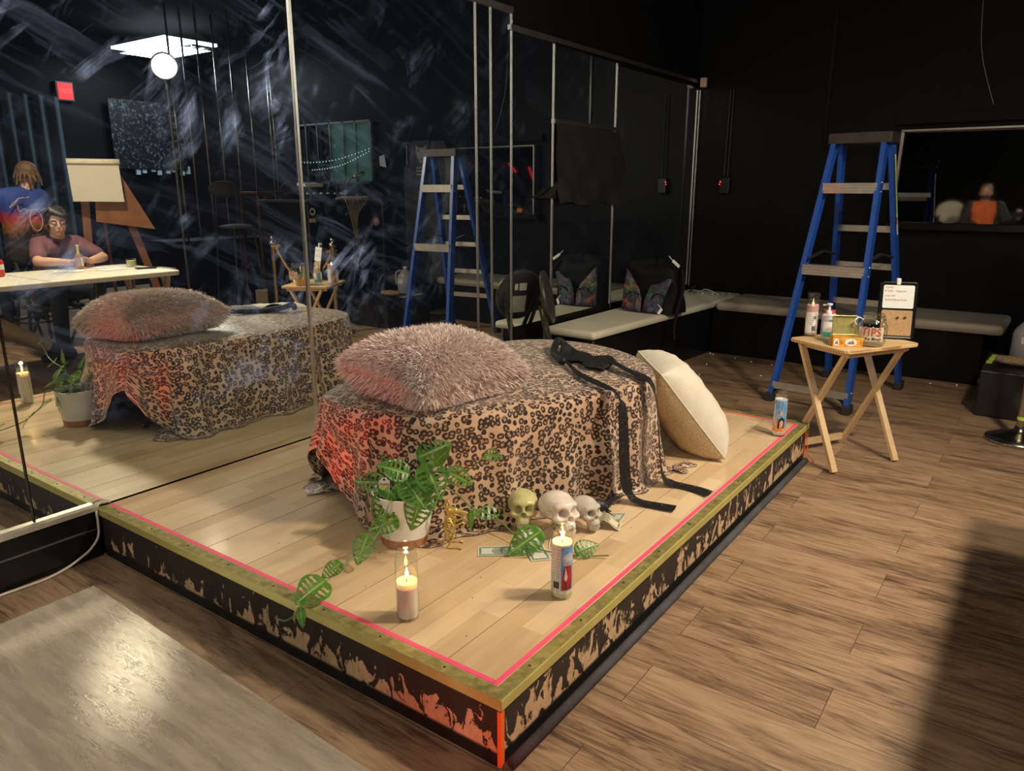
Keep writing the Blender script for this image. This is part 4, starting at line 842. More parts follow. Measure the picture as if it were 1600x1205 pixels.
obj('pump',MB().lathe([(.0125,.118),(.0125,.134),(.006,.136),(.0045,.160),(.012,.163),(.013,.170),(.0001,.172)],20,(x,y,TZ)).bar((x,y,TZ+.166),(x-.030,y+.006,TZ+.160),.008,.007),m_whiteplastic,t,smooth=True,flat_angle=50)
obj('label',decal(rect(-.022,.022,.040,.088),cylfn(x,y,TZ,.0287,a0)),m_paper,t,smooth=True); obj('label',decal(rect(-.022,.022,.016,.040),cylfn(x,y,TZ,.0287,a0)),m_teal,t,smooth=True)
obj('label',decal(rect(-.030,.030,.030,.090),cylfn(x,y,TZ,.0287,a0+2.4)),m_paper,t,smooth=True);obj('label',decal(rect(-.030,.030,.014,.040),cylfn(x,y,TZ,.0289,a0+2.4)),m_teal,t,smooth=True)
x,y=1.762,2.675; t=thing('capped_jar','white labelled bottle with a red cap behind the pump bottle','bottle',(x,y,TZ))
obj('body',MB().lathe([(.0001,.001),(.031,.001),(.033,.006),(.033,.095),(.027,.104)],28,(x,y,TZ)),m_paper,t,smooth=True); obj('cap',MB().lathe([(.025,.104),(.026,.120),(.0001,.121)],24,(x,y,TZ)),m_redcap,t,smooth=True,flat_angle=50)
obj('label',decal(rect(-.022,.022,.030,.070),cylfn(x,y,TZ,.0337,aim(x,y)+2.6)),m_flameprint,t,smooth=True)
# tin box
m_tin=pm('yellow_gold_tin',(.46,.42,.16),.35,.55,var=.2,vscale=60)
x,y=1.893,2.452; ta=math.atan2(.58,.81)-.12; Mt=Matrix.Translation((x,y,TZ))@Matrix.Rotation(ta,4,'Z'); t=thing('mint_tin','small orange printed tin with its gold lid open, at the front of the tray table','tin',(x,y,TZ))
mb=MB()
for a_ in[((0,-.031,.022),(.128,.0015,.042)),((0,.031,.022),(.128,.0015,.042)),((-.0635,0,.022),(.0015,.062,.042)),((.0635,0,.022),(.0015,.062,.042)),((0,0,.0015),(.126,.062,.0015))]: mb.box(a_[0],a_[1])
obj('tin_body',mb.xf(Mt),pm('orange_printed_tin',(.85,.33,.04),.4,var=.5,vscale=45),t)
mb=MB(); mb.box((0,.044,.085),(.104,.0015,.082),(-.16,0,0))
obj('lid',mb.xf(Mt),m_tin,t); mb=MB()
for s_ in(-1,1): mb.box((s_*.052,.040,.085),(.0035,.010,.086),(-.16,0,0)); mb.box((0,.040+s_*.007,.085+s_*.042),(.107,.010,.0035),(-.16,0,0))
obj('lid_rim',mb.xf(Mt),m_tin,t,bevel=.001)
mb=MB(); 
for s_ in(-1,1): mb.box((0,s_*.0315,.044),(.130,.002,.003)); mb.box((s_*.064,0,.044),(.002,.064,.003))
obj('rim',mb.xf(Mt),m_tin,t)
for cx_,wd in((.012,.026),(-.050,.012)):
    obj('emblem',decal([(cx_+wd*math.cos(q_),.020+.017*math.sin(q_)) for q_ in np.linspace(0,2*PI,17)[:-1]],lambda u,v:tuple(Mt@Vector((u,-.0325,v)))),m_paper,t)
    obj('emblem',decal([(cx_-wd*.6,.012),(cx_-wd*.2,.026),(cx_,.020),(cx_+wd*.25,.031),(cx_+wd*.65,.012)],lambda u,v:tuple(Mt@Vector((u,-.0332,v)))),m_ink,t)
obj('emblem',decal(rect(-.030,.030+.032,.038,.042),lambda u,v:tuple(Mt@Vector((u,-.0325,v)))),m_green,t)
# tips jar
x,y=1.985,2.520; a0=aim(x,y); t=thing('tip_jar','round clear glass jar with a handwritten tips label on the tray table','jar',(x,y,TZ))
obj('glass',MB().lathe([(.0001,.002),(.048,.002),(.055,.008),(.061,.030),(.063,.060),(.061,.095),(.050,.115),(.043,.122),(.043,.127),(.047,.130),(.047,.143),(.043,.146),(.041,.140),(.041,.126)],40,(x,y,TZ),cap=False),m_glass,t,smooth=True)
obj('label',decal(rect(-.058,.058,.030,.090),cylfn(x,y,TZ,.0635,a0-.12)),pm('cream_masking_paper',(.74,.66,.48),.7),t,smooth=True)
m_redink=pm('red_marker',(.55,.06,.05),.6)
obj('lettering',textmb('TIPS',.052,lambda u,v:cylfn(x,y,TZ,.0645,a0-.06)(u*.92,v+.068),bold=.0005),m_redink,t); obj('lettering',textmb('to the Moon',.018,lambda u,v:cylfn(x,y,TZ,.0645,a0-.06)(u,v+.040),bold=.0004),m_blackink,t)
mb=MB(); mb.tube(smoothpts([(x-.04,y-.01,TZ+.115),(x-.058,y-.02,TZ+.125),(x-.072,y-.03,TZ+.108),(x-.064,y-.02,TZ+.09)],5),.003,6); obj('string',mb,m_paper,t,smooth=True)
mb=MB().grid(lambda u,v:(x+(.030+.006*math.sin(4*v))*math.cos(2.6*u+.3),y+(.030+.006*math.sin(4*v))*math.sin(2.6*u+.3),TZ+.012+.05*v+.01*u),14,8); obj('folded_note',mb,m_bill,t,smooth=True)
# small board: whiteboard over cork
bx0=Vector((1.975,2.715,TZ)); bx1=Vector((2.118,2.765,TZ)); bd=(bx1-bx0).normalized(); bn=Vector((bd.y,-bd.x,0)); bu=(Vector((0,0,1))-bn*.16).normalized(); bno=bd.cross(bu).normalized()
if bno.dot(bn)<0:bno=-bno
bo=lambda u,v,d=0:tuple((bx0+bx1)/2+bd*u+bu*v+bno*d)
t=thing('memo_board','small black-framed board, whiteboard above cork, leaning at the right end of the tray table','memo board',tuple((bx0+bx1)/2))
def rrect(x0,x1,y0,y1,r):
    P=[]
    for cx_,cy_,a0 in((x1-r,y1-r,0),(x0+r,y1-r,90),(x0+r,y0+r,180),(x1-r,y0+r,270)):
        for k_ in range(5): a_=R(a0+22.5*k_); P.append((cx_+r*math.cos(a_),cy_+r*math.sin(a_)))
    return P
obj('backing',MB().prism(rrect(-.082,.082,.002,.268,.016),-.016,.0,lambda x_,y_,z_:bo(x_,y_,z_)),m_blackgloss,t,bevel=.003)
m_cork2=pm('cork_sheet',(.42,.26,.13),.8,var=.25,vscale=160,bmp=.3,bscale=200); m_wb=pm('whiteboard_face',(.72,.77,.74),.3,var=.02)
obj('whiteboard',MB().prism(rrect(-.066,.066,.145,.252,.006),.0,.002,lambda x_,y_,z_:bo(x_,y_,z_)),m_wb,t)
obj('cork_panel',MB().prism(rrect(-.066,.066,.018,.136,.006),.0,.002,lambda x_,y_,z_:bo(x_,y_,z_)),m_cork2,t)
obj('clip',MB().box((0,0,0),(.018,.026,.030)).xf(Matrix.Translation(bo(-.004,.270,-.006))@Matrix.Rotation(math.atan2(bd.y,bd.x),4,'Z')),m_whiteplastic,t,bevel=.004)
obj('pen_ledge',MB().prism(rect(-.066,.066,.006,.014),.0,.010,lambda x_,y_,z_:bo(x_,y_,z_)),m_chrome,t)
for s,vy,sz,xx in[('VENMO:',.241,.010,-.060),('$ GiGi - Capuccin',.225,.0125,-.060),('CASH APP:',.202,.010,-.060),('$ Sad Ghost Fund',.184,.0125,-.056)]: obj('handwriting',textmb(s,sz,lambda u,v:bo(u+xx,v+vy,.003),'LEFT'),m_redink,t)
for i,(u,v) in enumerate([(-.048,.090),(.004,.102),(.036,.104),(-.048,.048)]): obj('push_pin',MB().ell(bo(u,v,.006),(.006,.006,.0035),8).tube([bo(u-.010,v-.004,.003),bo(u+.006,v,.006)],.0012,5),m_blackink,t,smooth=True)
# ---------------------------------------------------------------- benches
m_vinyl=pm('cream_vinyl',(.60,.56,.44),.38,var=.12,vscale=3,bmp=.25,bscale=7); m_vinyl2=pm('worn_beige_vinyl',(.33,.28,.22),.45,var=.12,vscale=4,bmp=.25,bscale=7)
t=thing('mirror_bench','wide cream-topped black bench running along the mirror wall to the far corner','bench',(.2,4,0))
obj('cushion',MB().prism([(.010,2.85),(.381,2.835),(.487,4.53),(.487,5.16),(.010,5.16)],.362,.412),m_vinyl,t,bevel=.018)
obj('base',MB().prism([(.010,2.90),(.345,2.89),(.452,4.56),(.452,5.16),(.010,5.16)],.0,.361),m_blackgloss,t)
obj('corner_strip',MB().box((.350,2.886,.18),(.012,.008,.34)),m_dullmetal,t)
t=thing('far_bench','beige padded black bench along the far wall behind the ladder','bench',(1.45,4.9,0))
obj('cushion',MB().prism([(.500,4.535),(2.41,4.555),(2.42,5.13),(.500,5.16)],.345,.415),m_vinyl2,t,bevel=.028)
obj('base',MB().prism([(.470,4.575),(2.30,4.595),(2.30,5.15),(.470,5.16)],.0,.344),m_black,t)
# ---------------------------------------------------------------- folded stool by the mirror
m_blackmetal=pm('black_stool_metal',(.03,.028,.028),.35,var=.2); 
t=thing('folding_stool','black folding stool with a round seat, folded and leaning against the mirror before the bench','stool',(.14,2.74,0))
sn=Vector((.86,.42,.22)).normalized(); scn=Vector((.105,2.73,.622)); obj('seat',MB().lathe([(.0001,-.012),(.150,-.012),(.163,-.006),(.166,.004),(.160,.014),(.14,.018),(.0001,.018)],40,scn,sn),m_blackmetal,t,smooth=True,flat_angle=50)
sx=Vector((0,0,1)).cross(sn).normalized(); sy=sn.cross(sx)
for a_,b_,c_,d_ in((-.065,.045,-.115,-.005),(-.045,-.022,.035,.075),(-.012,.040,.030,.078)): obj('underside_label',decal(rect(a_,b_,c_,d_),lambda u,v:tuple(scn+sx*u+sy*v-sn*.0135)),m_paper if a_>-.06 else pm('grey_label_paper',(.55,.54,.48),.6),t)
for s_ in(-1,1):
    p=scn+sx*s_*.12-sn*.02; foot=Vector((.19+.02*s_,2.73-.10*s_,.01)); 
    obj('leg',MB().bar(p+sy*.02,foot,.022,.014,up=tuple(sn)),m_blackmetal,t); obj('leg',MB().bar(p-sn*.02-sy*.03,foot+Vector((-.06,.02,0)),.020,.014,up=tuple(sn)),m_blackmetal,t)
obj('crossbar',MB().bar((.215,2.63,.20),(.175,2.83,.20),.014,.014),m_blackmetal,t)
# ---------------------------------------------------------------- bag on the bench
m_print,nt,b=newmat('dark_floral_print'); v=coord(nt); vo=N(nt,'ShaderNodeTexVoronoi'); vo.inputs['Scale'].default_value=22; n=noise(nt,v,9,3,.6,1.5); dv=N(nt,'ShaderNodeVectorMath',operation='MULTIPLY_ADD'); lk(nt,n.outputs['Color'],dv.inputs[0]); dv.inputs[1].default_value=(.25,.25,.25); lk(nt,v,dv.inputs[2]); lk(nt,dv.outputs[0],vo.inputs['Vector'])
s=N(nt,'ShaderNodeSeparateColor'); lk(nt,vo.outputs['Color'],s.inputs[0]); c=ramp(nt,s.outputs[0],[(0,(.05,.03,.08)),(.28,(.10,.05,.14)),(.45,(.03,.10,.09)),(.6,(.01,.01,.015)),(.76,(.28,.07,.04)),(.86,(.06,.08,.15)),(.97,(.14,.20,.06))],'CONSTANT')
lk(nt,mix(nt,ramp(nt,vo.outputs['Distance'],[(.3,0),(.75,1)]),c,(.012,.012,.018)),b.inputs['Base Color']); b.inputs['Roughness'].default_value=.6
m_bagblack=pm('black_nylon',(.006,.006,.007),.7,bmp=.3,spec=.15)
bx=Vector((.30,3.86,.412)); t=thing('backpack','black backpack with a colourful dark floral front, standing on the cream bench against the mirror','backpack',tuple(bx))
def bagf(u,v):   # u around, v up
    a_=2*PI*u; w_=.205*(1-.12*v); d_=.125*(1-.35*v); ca,sa=math.cos(a_),math.sin(a_); e=.55
    x_=w_*math.copysign(abs(ca)**e,ca); y_=d_*math.copysign(abs(sa)**e,sa); top=.33+.055*abs(math.cos(a_))**2; 
    k_=1 if v<.9 else max(0,1-((v-.9)/.1)**2)
    return (bx.x+x_*k_+.012*math.sin(7*v+3*a_),bx.y+y_*k_+.008*math.sin(9*v+a_*2),bx.z+top*v)
obj('body',MB().grid(bagf,48,20),m_bagblack,t,smooth=True)
fr_=lambda u,v,d=0:(bx.x+u,bx.y-.125*(1-.35*v/.35)-.022-d-.02*math.cos(u*9),bx.z+v)
for p_ in([(-.195,.012),(-.03,.010),(-.035,.10),(-.06,.17),(-.10,.22),(-.175,.305),(-.190,.16)],[(-.02,.008),(.115,.012),(.13,.10),(.175,.245),(.15,.25),(.09,.215),(.03,.20),(-.005,.11)]): obj('front_panel',decal(p_,lambda u,v:fr_(u,v)),m_print,t,smooth=True,solid=.006)
mb=MB()
for sx_ in(-1,1): mb.tube(smoothpts([(bx.x+sx_*.10-.07,bx.y-.150,bx.z+.09),(bx.x+sx_*.10-.02,bx.y-.165,bx.z+.145),(bx.x+sx_*.10+.05,bx.y-.155,bx.z+.13)],6),.004,6)
obj('strap',mb,m_bagblack,t,smooth=True); obj('strap',MB().tube(smoothpts([(bx.x+.20,bx.y-.02,bx.z+.32),(bx.x+.245,bx.y-.08,bx.z+.20),(bx.x+.225,bx.y-.12,bx.z+.02),(bx.x+.215,bx.y-.13,bx.z-.10),(bx.x+.225,bx.y-.14,bx.z-.17)],6),.012,8),m_bagblack,t,smooth=True)
for a_,b_ in(((bx.x+.16,bx.y-.09,bx.z+.375),(bx.x+.215,bx.y-.10,bx.z+.335)),((bx.x+.13,bx.y-.165,bx.z+.045),(bx.x+.11,bx.y-.175,bx.z+.008))): obj('paper_tag',MB().bar(a_,b_,.020,.002,up=(0,1,0)).bar(tuple(Vector(a_)+Vector((-.03,0,.03))),a_,.004,.002,up=(0,1,0)),m_paper,t)
# crumbs: white foam bits on the bench end and on the floor
for i,(x,y,z) in enumerate([(.33,4.92,.415),(.36,4.95,.415),(.39,4.99,.415),(.30,4.97,.415),(.43,5.03,.415),(.25,4.90,.415),(.50,4.50,.003),(.53,4.48,.003),(.72,4.44,.003),(.86,4.40,.003),(1.02,4.38,.003),(1.05,4.42,.003),(1.12,4.20,.003),(1.06,4.00,.003),(.70,3.78,.003),(.62,4.12,.003),(1.30,4.38,.003),(1.22,3.72,.003),(2.05,4.45,.003),(2.20,4.50,.003)]):
    obj('foam_crumb',MB().ell((x,y,z+.004),(.008,.006,.005),6,(x*9,y*7,0)),m_whiteplastic,label='small white crumb on the bench end' if z>.1 else 'small white crumb lying on the plank floor by the far bench',cat='crumb',group='white crumbs on the bench' if z>.1 else 'white crumbs on the floor')
mb=MB().tube(smoothpts([(.20,5.0,.425),(.24,4.95,.448),(.30,4.93,.446),(.345,4.95,.42)],6),.003,6); obj('white_wire',mb,m_whiteplastic,smooth=True,label='short white wire curled on the bench near the far corner',cat='wire')
mb=MB().grid(lambda u,v:(.12+.07*u+.01*math.sin(9*v),4.9+.05*math.sin(u*6)+.03*v,.414+.075*(1-abs(2*u-1))**.6*v+.004),10,10); obj('plastic_bag',mb,glassmat('cloudy_plastic',(.55,.58,.55),.25),smooth=True,label='crumpled cloudy plastic bag in the bench corner by the mirror',cat='plastic bag')
# ---------------------------------------------------------------- black cloth over the mirror
m_cloth=pm('thin_black_cloth',(.012,.011,.011),.75,bmp=.2,spec=.2)
def cf(u,v):
    top=(2.93+.81*u,1.655-.012*u); bot=(2.955+.78*u+.0,1.175-.01*u+.01*math.sin(u*11))
    y_=top[0]*(1-v)+bot[0]*v+ (.10*math.sin(PI*v)**1.5*u**3); z_=top[1]*(1-v)+bot[1]*v
    fx=.028+.012*math.sin(13*u+7*v)*v+.010*math.sin(23*u-11*v+2)*v+.016*math.sin(5*(u-v))*v
    return (max(fx,.012),y_,z_)
t=thing('hanging_cloth','thin black cloth hanging from the metal rail over the mirror','cloth',(.02,3.3,1.17))
obj('drape',MB().grid(cf,50,40),m_cloth,t,smooth=True)
obj('drape_corner',MB().grid(lambda u,v:(.02+.01*math.sin(u*9+v*3),2.965-.24*(1-u)*v**.5*(.35+.65*v),1.31-.10*v-.0*u),12,12),m_cloth,t,smooth=True)
# control pouch on the far wall and small white box
t=thing('wall_pouch','small black control box with red light hanging on two cords on the far wall','control box',(.28,5.15,1.24))
obj('box',MB().box((.28,5.155,1.295),(.085,.035,.13)),m_blackgloss,t,bevel=.006); obj('cord',MB().tube([(.265,5.160,1.36),(.272,5.165,2.05)],.004,6).tube([(.295,5.160,1.36),(.298,5.165,2.05)],.004,6),m_rubber,t); 
obj('indicator',MB().ell((.245,5.137,1.325),(.006,.004,.006),8).ell((.240,5.137,1.305),(.005,.004,.005),8),pm('red_indicator',(.8,.05,.02),.4,emit=(1,.05,.02),es=3),t)
obj('wall_sensor',MB().box((.055,5.12,2.11),(.05,.04,.075)),pm('off_white_plastic',(.55,.45,.38),.5),bevel=.008,label='small off-white box mounted high in the far corner',cat='sensor')
obj('loose_cord',MB().tube(smoothpts([(1.93,5.16,3.0),(1.96,5.165,2.5),(2.0,5.165,2.15),(2.12,5.165,1.80)],6),.003,5),m_dullmetal,smooth=True,label='thin loose cord hanging down the far wall above the framed mirror',cat='cord')
# ---------------------------------------------------------------- black cube, sponge, jug
t=thing('black_crate','black cube covered in crumpled black plastic at the right edge of the photo','box',(2.62,4.1,0))
obj('crate_body',MB().box((2.625,4.10,.135),(.54,.60,.27)),pm('crumpled_black_plastic',(.012,.012,.013),.35,bmp=1,bscale=14),t,bevel=.01)
for i in range(3): obj('yellow_tape',MB().box((2.385+.006*(i-1),4.06+.105*i,.2715),(.03,.085,.002)),m_yellowgreen,t)
mb=MB(); mb.ell((2.52,4.02,.300),(.115,.060,.028),24,(0,0,.1)); 
for _ in range(14): a_=rng.random()*6.28; mb.ell((2.52+.09*math.cos(a_),4.02+.04*math.sin(a_),.295+.012*rng.random()),(.03,.022,.02),8)
obj('sea_sponge',mb,pm('tan_sponge',(.30,.21,.13),.95,var=.4,vscale=60,bmp=1,bscale=80),smooth=True,remesh=.006,label='flat tan sponge lying on top of the black cube',cat='sponge')
jx,jy,jz=2.545,4.26,.271; t=thing('water_jug','translucent plastic gallon jug with a small label standing on the black cube','jug',(jx,jy,jz))
obj('jug_body',MB().lathe([(.0001,.002),(.072,.002),(.080,.012),(.080,.15),(.072,.18),(.040,.222),(.020,.238),(.019,.25)],32,(jx,jy,jz)),pm('milky_plastic',(.34,.33,.37),.35,var=.05),t,smooth=True); obj('cap',MB().lathe([(.022,.245),(.022,.262),(.0001,.263)],20,(jx,jy,jz)),m_whiteplastic,t)
obj('handle',MB().tube(smoothpts([(jx+.03,jy-.03,jz+.225),(jx+.075,jy-.05,jz+.20),(jx+.080,jy-.05,jz+.12),(jx+.068,jy-.04,jz+.09)],6),.010,8),pm('milky_handle',(.36,.35,.39),.4),t,smooth=True); obj('label',decal(rect(-.032,.032,.105,.145),cylfn(jx,jy,jz,.0810,aim(jx,jy))),m_paper,t,smooth=True)
obj('lettering',textmb('PURIFIED',.010,lambda u,v:cylfn(jx,jy,jz,.0817,aim(jx,jy))(u,v+.133)),m_ink,t)
# ---------------------------------------------------------------- stanchions with yellow chain
m_steel=pm('worn_chrome',(.50,.46,.42),.22,1,var=.15); m_chain=pm('yellow_plastic_chain',(.90,.50,.03),.4)
def stanchion(x,y,label,tape):
    t=thing('stanchion',label,'stanchion',(x,y,0),0,'chrome stanchions')
    obj('base',MB().lathe([(.150,.0),(.155,.006),(.152,.016),(.10,.034),(.05,.048),(.03,.062),(.024,.08),(.0001,.08)],44,(x,y,0)),m_steel,t,smooth=True)
    obj('pole',MB().lathe([(.021,.07),(.021,.74),(.024,.745),(.024,.77)],24,(x,y,0)),m_steel,t,smooth=True,flat_angle=50); obj('finial',MB().lathe([(.024,.765),(.036,.775),(.038,.795),(.024,.805),(.014,.812),(.024,.825),(.022,.842),(.0001,.85)],24,(x,y,0)),m_steel,t,smooth=True)
    if tape: obj('tape_band',MB().lathe([(.0225,.115),(.0225,.133)],24,(x,y,0),cap=False),m_yellowgreen,t)
stanchion(2.590,3.400,'chrome stanchion with a domed base at the right edge beside the black cube',True); stanchion(3.25,3.265,'chrome stanchion standing free in the room, far end of the yellow chain',False)
mb=MB(); P0=Vector((2.615,3.41,.735));P1=Vector((3.225,3.27,.765)); nl=34
path=[]
for i in range(nl+1):
    u=i/nl; p=P0.lerp(P1,u); p.z-=.30*4*u*(1-u); path.append(p)
for i in range(nl):
    a_,b_=path[i],path[i+1]; d=(b_-a_); Lk=d.length*.80; d.normalize(); sd=d.cross(Vector((0,0,1))).normalized() if i%2 else d.cross(Vector((0,1,.01))).normalized(); c_=(a_+b_)/2
    mb.tube([c_+d*(math.cos(q_)*Lk)+sd*(math.sin(q_)*.0095) for q_ in np.linspace(0,2*PI,11)[:-1]],.0032,5,closed=True)
for q0 in(P0,P1):
    for k_ in range(9):
        c_=q0+Vector(rng.normal(0,.018,3)); sd=Vector(rng.normal(0,1,3)).normalized(); d=sd.cross(Vector((.3,.5,.8))).normalized(); mb.tube([c_+d*(math.cos(q_)*.016)+sd*(math.sin(q_)*.0095) for q_ in np.linspace(0,2*PI,11)[:-1]],.0032,5,closed=True)
obj('barrier_chain',mb,m_chain,smooth=True,label='yellow plastic chain sagging between the two chrome stanchions',cat='chain')
# ---------------------------------------------------------------- work lamp on a stand
lx,ly,lz=LAMP; m_bulb,nt,b=newmat('glowing_bulb'); b.inputs['Base Color'].default_value=(0,0,0,1); b.inputs['Emission Color'].default_value=(1,.86,.66,1); b.inputs['Emission Strength'].default_value=LAMP_STRENGTH
t=thing('floor_lamp','tall black tripod work lamp with one glaring round head, beside the long table','lamp',(lx,ly,0))
aimv=(Vector(LAMP_AIM)-Vector(LAMP)).normalized()
obj('light_panel',MB().lathe([(.0001,.0),(LAMP_R,.0)],32,(lx,ly,lz),aimv,cap=False),m_bulb,t)
obj('housing',MB().lathe([(.0001,-.075),(.07,-.07),(LAMP_R+.012,-.02),(LAMP_R+.016,.008),(LAMP_R+.004,.008),(LAMP_R+.003,-.004),(.0001,-.006)],32,(lx,ly,lz),aimv,cap=False),m_blackmetal,t,smooth=True,flat_angle=40)
obj('bracket',MB().bar(Vector((lx,ly,lz))-aimv*.07,(lx+.07,ly+.05,lz-.15),.02,.02),m_rubber,t)
lx+=.07;ly+=.05
obj('pole',MB().lathe([(.010,.25),(.010,lz-.13),(.0001,lz-.13)],12,(lx,ly,0)),m_blackmetal,t)
for k_ in range(3): a_=2.1*k_+.6; obj('leg',MB().bar((lx,ly,.45),(lx+.34*math.cos(a_),ly+.34*math.sin(a_),.008),.014,.014),m_blackmetal,t)
sx_,sy_,sz_=SPOT; m_spot,nt,b=newmat('bright_spot_lens'); b.inputs['Base Color'].default_value=(0,0,0,1); b.inputs['Emission Color'].default_value=(1,.84,.62,1); b.inputs['Emission Strength'].default_value=SPOT_STRENGTH
t=thing('ceiling_spotlight','black spotlight hanging from the ceiling above the folding table, aimed at the stage','spotlight',(sx_,sy_,3.08)); aimv=(Vector(SPOT_AIM)-Vector(SPOT)).normalized()
obj('lens',MB().lathe([(.0001,.0),(SPOT_R,.0)],32,SPOT,aimv,cap=False),m_spot,t)
obj('housing',MB().lathe([(.0001,-.16),(.07,-.155),(SPOT_R+.008,-.05),(SPOT_R+.012,.010),(SPOT_R+.003,.010),(SPOT_R+.002,-.004),(.0001,-.006)],32,SPOT,aimv,cap=False),m_blackmetal,t,smooth=True,flat_angle=40)
obj('bracket',MB().bar(Vector(SPOT)-aimv*.12,(sx_+.06,sy_+.03,3.09),.02,.02),m_blackmetal,t)
# ---------------------------------------------------------------- room seen in the mirror
obj('ceiling_light',MB().box((6.35,4.27,2.90),(1.15,.66,.03)),pm('skylight_panel',(.8,.9,1),.5,emit=(.72,.88,1),es=5),label='bright bluish rectangular ceiling panel near the opposite wall',cat='ceiling light')
mb=MB()
for y_ in(4.30,4.42,4.54): mb.box((6.35,y_,2.865),(1.0,.016,.02))
mb.box((5.80,4.42,2.865),(.02,.26,.02))
obj('light_grille',mb,m_blackmetal,label='black bars across the bright ceiling panel',cat='grille')
mb=MB()
for a_ in[((4.2,1.2,3.05),(.06,5,.08)),((2.0,1.2,3.05),(.06,5,.08))]: mb.box(*a_)
struct('trim_%d'%k,mb,m_ceil,'black ceiling beams'); k+=1
m_polem=pm('polished_steel_pole',(.62,.55,.46),.25,.9)
for i,(x,y,z) in enumerate([(4.8,3.384,.808),(5.2,3.786,.80),(4.8,3.702,.85),(5.2,4.157,.84),(4.8,4.075,.734),(5.2,4.571,.703),(4.8,4.57,.717),(5.2,4.83,.9),(5.2,4.36,1.2)]):
    obj('metal_pole',MB().lathe([(.011,.742 if x<5 else .742),(.011,3.09)],12,(x,y,0)),m_polem,smooth=True,label='thin steel pole from the low black partition to the ceiling',cat='pole',group='row of thin steel poles')
struct('trim_%d'%k,MB().box((5.0,4.15,.37),(.50,2.0,.74)),m_black,'low black partition under the steel poles'); k+=1
# wood table and chairs by the poles
m_brownwood=pm('orange_brown_wood',(.17,.07,.03),.45,var=.25); m_greychair=pm('grey_fabric',(.10,.095,.10),.85)
t=thing('bar_table','tall narrow orange-brown wooden bar table near the steel poles','table',(4.5,4.10,0)); obj('tabletop',MB().box((4.5,4.10,1.225),(.34,.36,.025)),m_brownwood,t,bevel=.004)
for a_ in(-1,1):
    for b_ in(-1,1): obj('leg',MB().bar((4.5+a_*.14,4.10+b_*.15,1.21),(4.5+a_*.16,4.10+b_*.16,.0),.026,.026),m_brownwood,t)
obj('footrest',MB().box((4.345,4.10,.35),(.02,.30,.03)),m_brownwood,t)
for x,y,l in((4.62,3.74,'grey oval-backed bar chair left of the tall wooden table'),(4.60,4.62,'grey oval-backed bar chair right of the tall wooden table')):
    t=thing('bar_chair',l,'chair',(x,y,0),0,'grey bar chairs'); obj('backrest',MB().ell((x,y,1.265),(.035,.19,.085),20),m_greychair,t,smooth=True); obj('seat',MB().ell((x-.16,y,.88),(.19,.19,.03),20),m_greychair,t,smooth=True)
    for a_ in(-1,1):
        obj('leg',MB().bar((x-.02,y+a_*.12,1.22),(x+.04,y+a_*.17,0),.018,.018),m_blackmetal,t); obj('leg',MB().bar((x-.28,y+a_*.12,.87),(x-.33,y+a_*.17,0),.018,.018),m_blackmetal,t)
# exit sign
t=thing('exit_sign','small glowing red exit sign high on the opposite wall','sign',(7.44,3.58,2.36)); obj('sign_box',MB().box((7.46,3.58,2.41),(.06,.20,.22)),m_blackmetal,t); obj('sign_face',MB().box((7.425,3.58,2.41),(.006,.17,.19)),pm('red_sign_glow',(.6,.02,.02),.5,emit=(1,.02,.03),es=.9),t)
obj('lettering',textmb('EXIT',.07,lambda u,v:(7.420,3.58-u,2.41+v),bold=.003),pm('dim_red_letters',(.35,.02,.02),.5,emit=(1,.1,.08),es=1.2),t)
# curtain and shimmer panel
m_curt=pm('dark_blue_grey_curtain',(.05,.065,.085),.85,bmp=.2)
obj('curtain',MB().grid(lambda u,v:(7.30+.05*math.sin(u*58),1.9+1.55*u,.02+2.3*v),120,6),m_curt,smooth=True,label='dark blue-grey pleated curtain on the opposite wall behind the standing person',cat='curtain')
m_sh,nt,b=newmat('black_silver_speckle'); nn_=noise(nt,coord(nt),26,3,.8); lk(nt,ramp(nt,nn_.outputs[0],[(.54,(.006,.006,.008)),(.64,(.12,.13,.14))]),b.inputs['Base Color']); b.inputs['Roughness'].default_value=.4
obj('speckled_hanging',MB().box((7.38,4.55,1.95),(.02,1.0,.85)),m_sh,label='black and silver speckled wall hanging left of the steel poles',cat='wall hanging')
for i in range(8): obj('slat',MB().box((7.40,4.35+i*.105-.1*(i%2)*.2,1.50+.02*(i%3)),(.03,.055,.10)),pm('pale_slat',(.40,.46,.48),.6),label='short pale upright slat in a row on the opposite wall',cat='slat',group='pale slats in a row')
# poster, panel, window on the far wall
m_door=pm('dark_grey_brown_panel',(.055,.050,.045),.6); struct('door_1',MB().box((3.06,5.168,.88),(.62,.02,1.76)),m_door,'dark grey panel door on the far wall')
t=thing('poster','monochrome poster of a stylised face on the dark grey panel of the far wall','poster',(2.95,5.15,1.4)); ps=lambda u,v,d=0:(3.10-u,5.153-d,1.58+v)
obj('sheet',MB().prism(rect(-.115,.115,-.19,.19),0,.002,lambda x_,y_,z_:ps(x_,y_,z_)),pm('dark_poster_paper',(.05,.048,.045),.6),t); m_pgrey=pm('poster_grey',(.34,.32,.29),.6)
obj('face_print',decal([(-.075,.15),(.075,.15),(.075,.05),(.04,-.02),(.0,-.05),(-.04,-.02),(-.075,.05)],lambda u,v:ps(u,v,.004)),m_pgrey,t)
for p_ in([(-.06,.10),(-.015,.085),(-.05,.075)],[(.06,.10),(.015,.085),(.05,.075)],[(-.02,.0),(.02,.0),(0,-.015)],[(-.012,.035),(.012,.035),(0,.06)],[(-.075,.15),(.075,.15),(.03,.118),(-.03,.118)]): obj('face_print',decal(p_,lambda u,v:ps(u,v,.006),3),m_blackink,t)
